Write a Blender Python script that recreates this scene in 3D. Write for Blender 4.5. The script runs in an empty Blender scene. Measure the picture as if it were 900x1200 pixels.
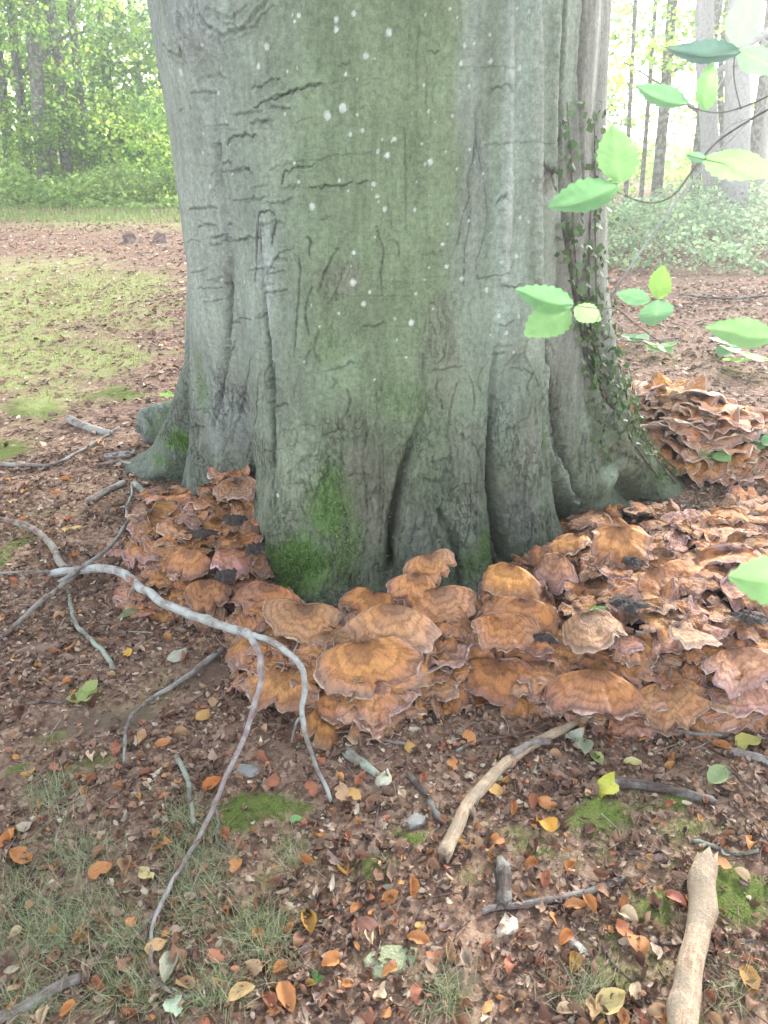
import bpy, bmesh, math, random
import numpy as np
from mathutils import Vector, Matrix

random.seed(11)
RNG = np.random.default_rng(11)
SC = bpy.context.scene
COL = SC.collection
R = math.radians

# ------------------------------------------------------------------ camera, sky, sun, exposure
PITCH = R(26.57)
CAM_Z = 1.5
F = 900.0                                  # focal length in pixels of the 900 x 1200 photograph
cam = bpy.data.cameras.new('camera')
cam_o = bpy.data.objects.new('camera', cam)
COL.objects.link(cam_o)
cam.sensor_fit = 'VERTICAL'
cam.sensor_height = 36.0
cam.lens = 27.0
cam.clip_start = 0.05
cam.clip_end = 600.0
cam_o.location = (0, 0, CAM_Z)
cam_o.rotation_euler = (math.pi / 2 - PITCH, 0, 0)
SC.camera = cam_o
cam.dof.use_dof = True
cam.dof.focus_distance = 2.6
cam.dof.aperture_fstop = 8.0

SUN_EL, SUN_AZ = R(27), R(30)              # sun behind the wood on the right, azimuth from +Y towards +X
world = bpy.data.worlds.new('World')
SC.world = world
world.use_nodes = True
wn = world.node_tree
wn.nodes.clear()
w_out = wn.nodes.new('ShaderNodeOutputWorld')
w_bg = wn.nodes.new('ShaderNodeBackground')
w_sky = wn.nodes.new('ShaderNodeTexSky')
w_sky.sky_type = 'NISHITA'
w_sky.sun_disc = False
w_sky.sun_elevation = SUN_EL
w_sky.sun_rotation = SUN_AZ
w_sky.air_density = 1.0
w_sky.dust_density = 1.0
w_sky.ozone_density = 1.0
w_hsv = wn.nodes.new('ShaderNodeHueSaturation')      # thin white cloud over the blue
w_hsv.inputs['Saturation'].default_value = 0.3
wn.links.new(w_sky.outputs[0], w_hsv.inputs['Color'])
wn.links.new(w_hsv.outputs[0], w_bg.inputs[0])
w_bg.inputs[1].default_value = 0.15
wn.links.new(w_bg.outputs[0], w_out.inputs[0])

sun = bpy.data.lights.new('sun', 'SUN')
sun.energy = 1.5
sun.angle = R(14)
sun.color = (1.0, 0.95, 0.86)
sun_o = bpy.data.objects.new('sun', sun)
COL.objects.link(sun_o)
_sd = Vector((math.sin(SUN_AZ) * math.cos(SUN_EL), math.cos(SUN_AZ) * math.cos(SUN_EL), math.sin(SUN_EL)))
sun_o.rotation_euler = _sd.to_track_quat('Z', 'Y').to_euler()
sun_o.location = (6, 6, 12)

SC.view_settings.view_transform = 'Standard'
SC.view_settings.look = 'None'
SC.view_settings.exposure = 2.55
SC.view_settings.gamma = 1.0
SC.render.engine = 'CYCLES'
SC.cycles.max_bounces = 6
SC.cycles.diffuse_bounces = 3
SC.cycles.transmission_bounces = 4
SC.cycles.use_denoising = True

# ------------------------------------------------------------------ noise and geometry helpers
_prm = np.random.default_rng(5).permutation(256)
_prm = np.concatenate([_prm, _prm, _prm])
_grd = np.random.default_rng(6).normal(size=(256, 3))
_grd /= np.linalg.norm(_grd, axis=1)[:, None]


def pn(x, y, z=0.0):
    """Gradient noise, about -0.7..0.7."""
    x, y, z = np.broadcast_arrays(np.asarray(x, float), np.asarray(y, float), np.asarray(z, float))
    xi, yi, zi = np.floor(x).astype(int), np.floor(y).astype(int), np.floor(z).astype(int)
    xf, yf, zf = x - xi, y - yi, z - zi
    u, v, w = [t * t * t * (t * (t * 6 - 15) + 10) for t in (xf, yf, zf)]
    xi &= 255; yi &= 255; zi &= 255

    def g(dx, dy, dz):
        h = _prm[_prm[_prm[(xi + dx) & 255] + ((yi + dy) & 255)] + ((zi + dz) & 255)]
        gr = _grd[h]
        return gr[..., 0] * (xf - dx) + gr[..., 1] * (yf - dy) + gr[..., 2] * (zf - dz)
    l = lambda a, b, t: a + (b - a) * t
    return l(l(l(g(0, 0, 0), g(1, 0, 0), u), l(g(0, 1, 0), g(1, 1, 0), u), v),
             l(l(g(0, 0, 1), g(1, 0, 1), u), l(g(0, 1, 1), g(1, 1, 1), u), v), w)


def fbm(x, y, z=0.0, o=3):
    s, a = 0.0, 1.0
    for k in range(o):
        s = s + a * pn(np.asarray(x) * 2 ** k + 17.3 * k, np.asarray(y) * 2 ** k, np.asarray(z) * 2 ** k)
        a *= 0.5
    return s


def sstep(a, b, x):
    t = np.clip((np.asarray(x, float) - a) / (b - a), 0, 1)
    return t * t * (3 - 2 * t)


def mesh_np(name, v, quads=None, tris=None, attrs=None, smooth=True):
    """A mesh from numpy arrays; attrs = {name: (n,4) point colours}."""
    me = bpy.data.meshes.new(name)
    v = np.asarray(v, np.float32)
    loops, starts, tot, off = [], [], [], 0
    for arr, k in ((quads, 4), (tris, 3)):
        if arr is not None and len(arr):
            arr = np.asarray(arr, np.int32)
            loops.append(arr.ravel())
            starts.append(off + np.arange(len(arr)) * k)
            tot.append(np.full(len(arr), k))
            off += arr.size
    loops, starts, tot = np.concatenate(loops), np.concatenate(starts), np.concatenate(tot)
    me.vertices.add(len(v)); me.vertices.foreach_set('co', v.ravel())
    me.loops.add(len(loops)); me.loops.foreach_set('vertex_index', loops.astype(np.int32))
    me.polygons.add(len(starts)); me.polygons.foreach_set('loop_start', starts.astype(np.int32))
    me.update(calc_edges=True)
    if smooth:
        me.polygons.foreach_set('use_smooth', np.ones(len(starts), bool))
    for an, av in (attrs or {}).items():
        a = me.attributes.new(an, 'FLOAT_COLOR', 'POINT')
        a.data.foreach_set('color', np.asarray(av, np.float32).ravel())
    me.update()
    return me


def grid_quads(nu, nv, wrap=False, off=0):
    """Faces of a (nu rows) x (nv columns) grid."""
    i = np.arange(nu - 1)[:, None]
    j = np.arange(nv if wrap else nv - 1)[None, :]
    a = i * nv + j
    b = i * nv + (j + 1) % nv
    return np.stack([a, b, b + nv, a + nv], -1).reshape(-1, 4) + off


def link(name, me, mat=None, parent=None, kind=None, label=None, cat=None, group=None, loc=None, color=None):
    o = bpy.data.objects.new(name, me)
    COL.objects.link(o)
    if mat is not None and me is not None and len(me.materials) == 0:
        me.materials.append(mat)
    if parent is not None:
        o.parent = parent
    if loc is not None:
        o.location = loc
    if color is not None:
        o.color = (*color[:3], 1.0)
    tag(o, label, cat, group, kind)
    return o


def tag(o, label=None, cat=None, group=None, kind=None):
    for k, val in (('label', label), ('category', cat), ('group', group), ('kind', kind)):
        if val:
            o[k] = val


def thing(name, label, cat, loc=(0, 0, 0), group=None):
    o = bpy.data.objects.new(name, None)
    COL.objects.link(o)
    o.empty_display_size = 0.1
    o.location = loc
    tag(o, label, cat, group)
    return o


def smooth_line(pts, n=6):
    """Catmull-Rom through the points; extra columns (radius) go along."""
    P = np.asarray(pts, float)
    Q = np.vstack([2 * P[0] - P[1], P, 2 * P[-1] - P[-2]])
    out = []
    for i in range(1, len(Q) - 2):
        t = np.linspace(0, 1, n, endpoint=False)[:, None]
        a, b, c, d = Q[i - 1], Q[i], Q[i + 1], Q[i + 2]
        out.append(0.5 * (2 * b + (c - a) * t + (2 * a - 5 * b + 4 * c - d) * t ** 2 + (3 * b - a - 3 * c + d) * t ** 3))
    return np.vstack(out + [P[-1:]])


def tube(pts, sides=8, n=6, rough=0.12, seed=0, knots=0, kink=0.0):
    """Verts and quads of a bent, uneven tube through rows (x,y,z,r)."""
    L = smooth_line(pts, n) if len(pts) > 2 else np.linspace(pts[0], pts[1], 8)
    c, r = L[:, :3], np.maximum(L[:, 3], 0.0006)
    if kink:
        ar = np.cumsum(np.r_[0, np.linalg.norm(np.diff(c, axis=0), axis=1)]) / (r.mean() * 9)
        c = c + kink * r.mean() * 1.3 * np.stack([pn(ar, seed * 3.7, k) for k in range(3)], -1) * np.array([1, 1, .5]) + .3 * kink * r.mean() * np.stack([pn(ar * 2.3, seed * 5.1, k) for k in range(3)], -1)
    T = np.gradient(c, axis=0)
    T /= np.linalg.norm(T, axis=1)[:, None] + 1e-9
    up = np.array([0.13, 0.21, 0.97])
    N = np.cross(T, up); N /= np.linalg.norm(N, axis=1)[:, None] + 1e-9
    B = np.cross(T, N)
    a = np.linspace(0, 2 * math.pi, sides, endpoint=False)
    s = np.cumsum(np.r_[0, np.linalg.norm(np.diff(c, axis=0), axis=1)])
    ca, sa = np.cos(a)[None], np.sin(a)[None]
    nz = fbm(ca * 1.1 + seed * 7.7, sa * 1.1, s[:, None] / (r.mean() * 5 + 1e-6), 2)
    rr = r[:, None] * (1 + rough * 1.6 * nz)
    if knots:
        g = np.random.default_rng(seed)
        for _ in range(knots):
            k = g.uniform(0, s[-1]); w = r.mean() * g.uniform(.8, 1.5); ph = g.uniform(0, 6.28)
            rr = rr * (1 + .32 * np.exp(-((s[:, None] - k) / w) ** 2) * np.clip(np.cos(a[None] - ph), 0, 1))
    V = c[:, None] + (N[:, None] * ca[..., None] + B[:, None] * sa[..., None]) * rr[..., None]
    nu, nv = len(c), sides
    if r.mean() > .004:                      # snapped, splintered ends
        g = np.random.default_rng(seed + 5)
        for e, sg in ((0, -1), (-1, 1)):
            V[e] += T[e] * sg * (r[e] * g.uniform(-.5, 1.3, sides))[:, None]
            V[e] += (c[e] - V[e]) * .12
    V = V.reshape(-1, 3)
    q = grid_quads(nu, nv, True)
    V = np.vstack([V, c[0], c[-1]])
    j = np.arange(nv)
    t1 = np.stack([(j + 1) % nv, j, np.full(nv, nu * nv)], -1)
    b0 = (nu - 1) * nv
    t2 = np.stack([b0 + j, b0 + (j + 1) % nv, np.full(nv, nu * nv + 1)], -1)
    return V, q, np.vstack([t1, t2])


def tube_mesh(name, pts, **k):
    v, q, t = tube(pts, **k)
    sd = k.get('sides', 8)
    nr = (len(v) - 2) // sd
    a = np.tile(np.linspace(0, 2 * math.pi, sd, endpoint=False), nr)
    c = v[:-2].reshape(nr, sd, 3).mean(1)
    s = np.repeat(np.cumsum(np.r_[0, np.linalg.norm(np.diff(c, axis=0), axis=1)]), sd)
    gr = np.stack([np.cos(a), np.sin(a), s, np.ones_like(s)], -1)
    gr = np.vstack([gr, [[0, 0, 0, 1], [0, 0, s[-1], 1]]])
    return mesh_np(name, v, q, t, {'Grain': gr})


def join(parts):
    """Join (v, quads, tris) triples."""
    V, Q, T, o = [], [], [], 0
    for v, q, t in parts:
        V.append(v)
        if q is not None and len(q): Q.append(np.asarray(q) + o)
        if t is not None and len(t): T.append(np.asarray(t) + o)
        o += len(v)
    return np.vstack(V), (np.vstack(Q) if Q else None), (np.vstack(T) if T else None)


# ------------------------------------------------------------------ photograph pixel -> place in the world
_cp, _sp = math.cos(PITCH), math.sin(PITCH)


def ray(px, py):
    u, v = (px - 450) / F, (600 - py) / F
    return np.array([u, _cp + v * _sp, -_sp + v * _cp])


def at(px, py, t):
    """The point t metres along the view axis."""
    return np.array([0, 0, CAM_Z]) + ray(px, py) * t


# ------------------------------------------------------------------ material helpers
class NT:
    def __init__(s, name):
        s.m = bpy.data.materials.new(name)
        s.m.use_nodes = True
        s.t = s.m.node_tree
        s.t.nodes.clear()
        s.out = s.n('ShaderNodeOutputMaterial')

    def n(s, typ, **kw):
        nd = s.t.nodes.new(typ)
        for k, v in kw.items():
            setattr(nd, k, v)
        return nd

    def put(s, sock, v):
        if hasattr(v, 'is_linked'):
            s.t.links.new(v, sock)
        elif isinstance(v, (tuple, list)) and sock.type == 'RGBA' and len(v) == 3:
            sock.default_value = (*v, 1)
        else:
            sock.default_value = v

    def coords(s, scale=(1, 1, 1), kind='Object'):
        c = s.n('ShaderNodeTexCoord')
        mp = s.n('ShaderNodeMapping')
        mp.inputs['Scale'].default_value = scale
        s.put(mp.inputs[0], c.outputs[kind])
        return mp.outputs[0]

    def noise(s, vec, scale=5, detail=4, rough=.55, dist=0):
        nd = s.n('ShaderNodeTexNoise')
        s.put(nd.inputs['Vector'], vec)
        for k, v in (('Scale', scale), ('Detail', detail), ('Roughness', rough), ('Distortion', dist)):
            nd.inputs[k].default_value = v
        return nd.outputs['Fac']

    def voro(s, vec, scale=5, feature='F1', out='Distance'):
        nd = s.n('ShaderNodeTexVoronoi', feature=feature)
        s.put(nd.inputs['Vector'], vec)
        nd.inputs['Scale'].default_value = scale
        return nd.outputs[out]

    def attr(s, name, out='Color'):
        return s.n('ShaderNodeAttribute', attribute_name=name).outputs[out]

    def sep(s, c):
        nd = s.n('ShaderNodeSeparateColor')
        s.put(nd.inputs[0], c)
        return nd.outputs

    def math(s, op, a, b=0.0, c=0.0):
        nd = s.n('ShaderNodeMath', operation=op)
        s.put(nd.inputs[0], a); s.put(nd.inputs[1], b); s.put(nd.inputs[2], c)
        return nd.outputs[0]

    def rng(s, v, a, b, c, d, smooth=False):
        nd = s.n('ShaderNodeMapRange')
        if smooth: nd.interpolation_type = 'SMOOTHSTEP'
        s.put(nd.inputs[0], v)
        for i, x in enumerate((a, b, c, d)):
            nd.inputs[i + 1].default_value = x
        return nd.outputs[0]

    def mix(s, f, a, b, mode='MIX'):
        nd = s.n('ShaderNodeMix', data_type='RGBA', blend_type=mode)
        s.put(nd.inputs[0], f); s.put(nd.inputs[6], a); s.put(nd.inputs[7], b)
        return nd.outputs[2]

    def ramp(s, f, stops):
        nd = s.n('ShaderNodeValToRGB')
        s.put(nd.inputs[0], f)
        e = nd.color_ramp.elements
        while len(e) < len(stops): e.new(0.5)
        for el, (p, c) in zip(e, stops):
            el.position = p; el.color = (*c, 1)
        return nd.outputs[0]

    def bump(s, h, strength=.5, dist=.01, normal=None):
        nd = s.n('ShaderNodeBump')
        nd.inputs['Strength'].default_value = strength
        nd.inputs['Distance'].default_value = dist
        s.put(nd.inputs['Height'], h)
        if normal is not None: s.put(nd.inputs['Normal'], normal)
        return nd.outputs[0]

    def pbr(s, color, rough=.8, normal=None, spec=.3):
        b = s.n('ShaderNodeBsdfPrincipled')
        s.put(b.inputs['Base Color'], color); s.put(b.inputs['Roughness'], rough)
        b.inputs['Specular IOR Level'].default_value = spec
        if normal is not None: s.put(b.inputs['Normal'], normal)
        s.t.links.new(b.outputs[0], s.out.inputs[0])
        return b

    def leafy(s, color, trans, amount=.4, rough=.5, spec=.3, normal=None):
        """A leaf: reflects from its face and lets some light through."""
        b = s.pbr(color, rough, normal, spec)
        tr = s.n('ShaderNodeBsdfTranslucent')
        s.put(tr.inputs[0], trans)
        mx = s.n('ShaderNodeMixShader')
        mx.inputs[0].default_value = amount
        s.t.links.new(b.outputs[0], mx.inputs[1])
        s.t.links.new(tr.outputs[0], mx.inputs[2])
        s.t.links.new(mx.outputs[0], s.out.inputs[0])

    def gain(s, c, f):
        nd = s.n('ShaderNodeVectorMath', operation='SCALE')
        s.put(nd.inputs[0], c); s.put(nd.inputs['Scale'], f)
        return nd.outputs[0]

# ------------------------------------------------------------------ the shape of the old beech (used by everything round it)
TX, TY = 0.02, 3.2
# lobes: height knots -> bearing (deg, 0 towards the camera, + to the right), reach from the axis, radius
LZ = np.array([-.2, 0, .15, .35, .6, 1.0, 1.5, 2.0])
LOBES = [
    ([-108, -106, -104, -100, -93, -84, -80, -78], [1.42, 1.32, 1.14, 1.0, .87, .79, .80, .83], [.22, .22, .22, .24, .27, .30, .32, .34]),
    ([-73, -72, -70, -67, -63, -57, -54, -52], [1.05, .98, .91, .87, .84, .82, .82, .84], [.27, .27, .26, .25, .25, .27, .32, .36]),
    ([-18, -18, -18, -18.5, -19, -20, -21, -20], [1.06, 1.0, .96, .90, .84, .805, .80, .80], [.33, .32, .31, .32, .36, .42, .50, .55]),
    ([14, 14, 13, 12, 11.5, 11, 10, 10], [1.0, .96, .92, .87, .83, .80, .79, .79], [.20, .20, .21, .24, .30, .36, .42, .45]),
    ([45, 45, 42, 38, 36.5, 35, 34, 33], [.98, .91, .885, .855, .83, .80, .79, .785], [.21, .20, .20, .20, .22, .26, .28, .30]),
    ([80, 78, 72, 63, 57, 54, 53, 52], [1.14, 1.06, .98, .91, .845, .80, .78, .765], [.22, .20, .20, .21, .22, .22, .2, .2]),
    ([97, 95, 90, 82, 76, 72, 70, 70], [1.50, 1.37, 1.22, 1.06, .95, .85, .785, .745], [.24, .23, .23, .24, .25, .24, .2, .18]),
    ([140, 140, 140, 140, 138, 136, 135, 135], [1.3, 1.2, 1.0, .9, .84, .8, .78, .78], [.25] * 4 + [.3, .34, .36, .38]),
    ([180, 180, 180, 180, 180, 180, 180, 180], [1.25, 1.15, 1.0, .9, .84, .8, .78, .78], [.25] * 4 + [.3, .34, .36, .38]),
    ([-142, -142, -142, -140, -138, -136, -135, -135], [1.35, 1.25, 1.0, .9, .84, .8, .78, .78], [.25] * 4 + [.3, .34, .36, .38]),
]


def trunk_r(th, z):
    """Radius of the trunk at bearing th (deg) and height z."""
    th, z = np.broadcast_arrays(np.asarray(th, float), np.asarray(z, float))
    zc = np.clip(z, LZ[0], LZ[-1])
    base = np.interp(zc, [0, .5, 1, 2], [.70, .69, .69, .70])
    k = 0.014
    acc = np.exp(base / k - 50)
    for a, d, rr in LOBES:
        a0, reach, rad = np.interp(zc, LZ, a), np.interp(zc, LZ, d), np.interp(zc, LZ, rr)
        D = np.radians((th - a0 + 180) % 360 - 180)
        dist = reach - rad
        q = rad ** 2 - (dist * np.sin(D)) ** 2
        ok = (q > 0) & (np.cos(D) > 0)
        r = dist * np.cos(D) + np.sqrt(np.maximum(q, 0))
        acc = acc + np.where(ok, np.exp(np.where(ok, r, 0) / k - 50), 0)
    r = k * (np.log(acc) + 50)
    r = r + .07 * sstep(.13, -.04, z) ** 1.5
    up = np.maximum(z - 2.0, 0)
    return r * (1 - .05 * np.minimum(up, 6)) + .02 * np.sin(up * 2)


def trunk_xy(x, y):
    dx, dy = np.asarray(x, float) - TX, np.asarray(y, float) - TY
    return np.degrees(np.arctan2(dx, -dy)), np.hypot(dx, dy)


def inside_trunk(x, y, z=0.05, pad=0.0):
    th, d = trunk_xy(x, y)
    return d < trunk_r(th, z) + pad


def trunk_hit(px, py):
    """Bearing and height where the ray of a pixel meets the bark."""
    t = np.linspace(1.4, 5.5, 1600)
    p = np.array([0, 0, CAM_Z])[None] + ray(px, py)[None] * t[:, None]
    th, d = trunk_xy(p[:, 0], p[:, 1])
    g = d - trunk_r(th, p[:, 2])
    i = int(np.argmax(g < 0)) if (g < 0).any() else int(np.argmin(g))
    return th[i], p[i, 2], t[i]


def bark_point(px, py, lift=0.0):
    th, z, t = trunk_hit(px, py)
    r = trunk_r(th, z) + lift
    return np.array([TX + r * math.sin(R(th)), TY - r * math.cos(R(th)), z])


# ------------------------------------------------------------------ lie of the ground, and the fungus mounds on it
def ground_z(x, y):
    x, y = np.asarray(x, float), np.asarray(y, float)
    d = np.hypot(x - TX, y - TY)
    near = sstep(9, 3, d)
    z = .05 * np.exp(-(d / 1.4) ** 2) + near * (.030 * pn(x * .9, y * .9, 3.1) + .016 * pn(x * 2.7, y * 2.7, 8.2) + .007 * pn(x * 8, y * 8, 1.2))
    return z + .12 * sstep(9, 30, y) * pn(x * .12, y * .12, 4.4) * 2


DOMES = []        # (cluster, cx, cy, a, b, h)


def fungus_z(x, y):
    x, y = np.asarray(x, float), np.asarray(y, float)
    z = np.zeros(np.broadcast(x, y).shape)
    for _, cx, cy, a, b, h in DOMES:
        q = ((x - cx) / a) ** 2 + ((y - cy) / b) ** 2
        z = np.maximum(z, h * np.sqrt(np.clip(1 - q ** 1.3, 0, 1)))
    return z


_T = np.geomspace(.5, 150, 5000)


def above(px, py, h=0.0, mounds=False):
    """The point on a pixel's ray that is h above the ground (or above ground and mounds)."""
    p = np.array([0, 0, CAM_Z])[None] + ray(px, py)[None] * _T[:, None]
    g = p[:, 2] - ground_z(p[:, 0], p[:, 1]) - h
    if mounds:
        g = g - fungus_z(p[:, 0], p[:, 1])
    i = int(np.argmax(g < 0))
    return p[max(i, 1)]


for cl, px, py, hh, a, b, h in [
    ('front', 340, 770, .05, .16, .17, .11), ('front', 425, 775, .07, .22, .20, .14), ('front', 505, 750, .08, .16, .21, .15), ('front', 312, 728, .05, .12, .12, .11),
    ('left', 228, 630, .10, .25, .32, .19), ('left', 272, 585, .20, .15, .17, .27), ('left', 212, 680, .06, .19, .17, .13), ('left', 285, 655, .08, .11, .18, .18), ('left', 205, 600, .10, .15, .15, .17),
    ('hump', 605, 735, .09, .17, .22, .19), ('hump', 650, 778, .06, .22, .16, .13),
    ('middle', 700, 680, .08, .30, .26, .16), ('middle', 740, 750, .10, .34, .28, .20),
    ('edge', 860, 715, .10, .36, .28, .19), ('edge', 825, 790, .06, .34, .18, .13), ('edge', 985, 730, .10, .40, .50, .20),
    ('flat', 870, 640, .05, .50, .34, .10), ('flat', 740, 612, .05, .30, .20, .08), ('flat', 990, 620, .05, .50, .40, .10),
    ('back', 822, 512, .13, .30, .28, .31), ('back', 775, 495, .15, .20, .22, .34), ('back', 868, 520, .10, .18, .22, .24),
]:
    c = above(px, py, hh)
    DOMES.append((cl, c[0], c[1], a, b, h))


# moss and bare soil on the ground: blobs laid at places of the photograph
def blob_field(x, y, blobs, warp=.25):
    x = x + warp * (.4 * fbm(x * 2.1, y * 2.1, 5.5, 3) + .22 * fbm(x * 9, y * 9, 15.5, 3))
    y = y + warp * (.4 * fbm(x * 2.1, y * 2.1, 9.5, 3) + .22 * fbm(x * 9, y * 9, 19.5, 3))
    m = np.zeros(np.broadcast(x, y).shape)
    for cx, cy, rx, ry, s in blobs:
        m = np.maximum(m, s * np.exp(-(((x - cx) / rx) ** 2 + ((y - cy) / ry) ** 2)))
    return m


def ground_blobs(L):
    out = []
    for px, py, rx, ry, s in L:
        c, cr, cu = above(px, py), above(px + rx, py), above(px, py - ry)
        out.append((c[0], c[1], abs(cr[0] - c[0]), abs(cu[1] - c[1]), s))
    return out


MOSS = ground_blobs([(640, 980, 120, 50, .42), (830, 1000, 110, 70, .48), (720, 1120, 130, 60, .42), (120, 1080, 160, 90, .36), (330, 1010, 90, 60, .36), (450, 1150, 120, 50, .34), (90, 900, 100, 40, .36), (60, 620, 90, 70, .34), (300, 955, 45, 28, 1.1), (470, 975, 38, 14, 1), (720, 965, 60, 22, .9), (800, 945, 60, 22, .85), (870, 1060, 45, 45, 1.1), (760, 1075, 40, 40, .8),
                     (640, 1010, 55, 30, .6), (20, 910, 25, 12, .9), (440, 1020, 30, 18, .7), (700, 1140, 60, 30, .6), (780, 1180, 50, 20, .6),
                     (40, 480, 60, 14, .9), (20, 650, 30, 40, .7), (90, 930, 50, 20, .35), (60, 870, 60, 14, .45), (60, 1100, 90, 50, .3), (250, 1080, 70, 60, .35),
                     (140, 460, 30, 10, .9), (5, 530, 40, 18, .8), (70, 800, 30, 10, .4), (560, 1040, 50, 30, .4), (190, 930, 40, 14, .4), (350, 1190, 60, 20, .4)])
LAWN = ground_blobs([(80, 350, 120, 34, 1.1), (10, 420, 130, 36, 1.1), (120, 420, 80, 22, .95), (150, 330, 70, 16, .9), (-80, 380, 150, 70, 1.1), (40, 312, 110, 14, .8), (170, 375, 40, 18, .7), (60, 470, 90, 22, .7),
                     (110, 256, 110, 10, 1), (200, 262, 50, 8, .7)])
SOIL = ground_blobs([(120, 850, 70, 25, 1), (230, 790, 60, 25, .7), (640, 940, 30, 30, .6), (740, 980, 40, 14, .6), (50, 760, 40, 25, .6), (330, 880, 60, 20, .5), (660, 900, 50, 14, .5)])


def moss_at(x, y):
    return np.maximum(blob_field(x, y, MOSS), 0.0)


def build_ground():
    gx = np.unique(np.r_[np.linspace(-2.4, 2.6, 400), -2.4 - np.geomspace(.02, 90, 56), 2.6 + np.geomspace(.02, 90, 56)])
    gy = np.unique(np.r_[np.linspace(.45, 4.6, 340), .45 - np.geomspace(.02, 20, 26), 4.6 + np.geomspace(.02, 130, 100)])
    X, Y = np.meshgrid(gx, gy)
    Z = ground_z(X, Y)
    m = moss_at(X, Y)
    ms = sstep(.25, .8, m + .45 * fbm(X * 9, Y * 9, 2, 4))
    lw = .82 * sstep(.12, .9, blob_field(X, Y, LAWN, .8) + .6 * fbm(X * 2.2, Y * 2.2, 7, 5))
    so = sstep(.3, .8, blob_field(X, Y, SOIL) + .2 * fbm(X * 6, Y * 6, 4, 3))
    near = sstep(7, 4, Y)
    Z = Z + near * (.006 * ms * (1 + pn(X * 30, Y * 30)) + .006 * fbm(X * 22, Y * 22, 6, 2) * (1 - so))
    attr = np.stack([ms, lw, so, np.ones_like(ms)], -1).reshape(-1, 4)
    me = mesh_np('ground', np.stack([X, Y, Z], -1).reshape(-1, 3), grid_quads(len(gy), len(gx)), attrs={'Zone': attr})
    M = NT('forest_floor')
    co = M.coords()
    z = M.sep(M.attr('Zone'))
    n1, n2, n3 = M.noise(co, 3.5, 6), M.noise(co, 38, 5, .65), M.noise(co, 160, 3, .7)
    vc = M.voro(co, 75, out='Color')
    vs = M.sep(vc)
    litter = M.ramp(vs[0], [(0, (.085, .052, .038)), (.3, (.16, .098, .070)), (.55, (.25, .155, .110)), (.8, (.33, .22, .155)), (1, (.40, .30, .22))])
    soil = M.mix(n2, (.080, .056, .042), (.20, .145, .110))
    vb = M.sep(M.voro(co, 26, out='Color'))
    litter = M.mix(M.rng(vb[0], .4, .9, 0, .65), litter, M.ramp(vb[1], [(0, (.10, .06, .042)), (.4, (.22, .13, .088)), (.7, (.34, .22, .15)), (1, (.44, .32, .23))]))
    base = M.mix(M.rng(n1, .35, .65, .08, .45), litter, soil)
    base = M.mix(z[2], base, soil)
    moss = M.mix(n3, (.035, .065, .010), (.13, .20, .035))
    moss = M.mix(M.rng(n2, .4, .7, 0, .6), moss, (.09, .085, .035))
    base = M.mix(M.math('MULTIPLY', z[0], .9), base, moss)
    lawn = M.mix(n2, (.17, .205, .07), (.36, .40, .16))
    lawn = M.mix(M.rng(M.noise(co, 7, 6, .7), .50, .60, 0, .85), lawn, litter)
    base = M.mix(z[1], base, lawn)
    h = M.math('ADD', M.math('MULTIPLY', n2, .7), M.math('ADD', M.math('MULTIPLY', n3, .5), M.math('MULTIPLY', vs[1], .35)))
    M.pbr(base, .95, M.bump(h, .9, .012), .15)
    link('ground', me, M.m, kind='structure')


build_ground()


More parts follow.
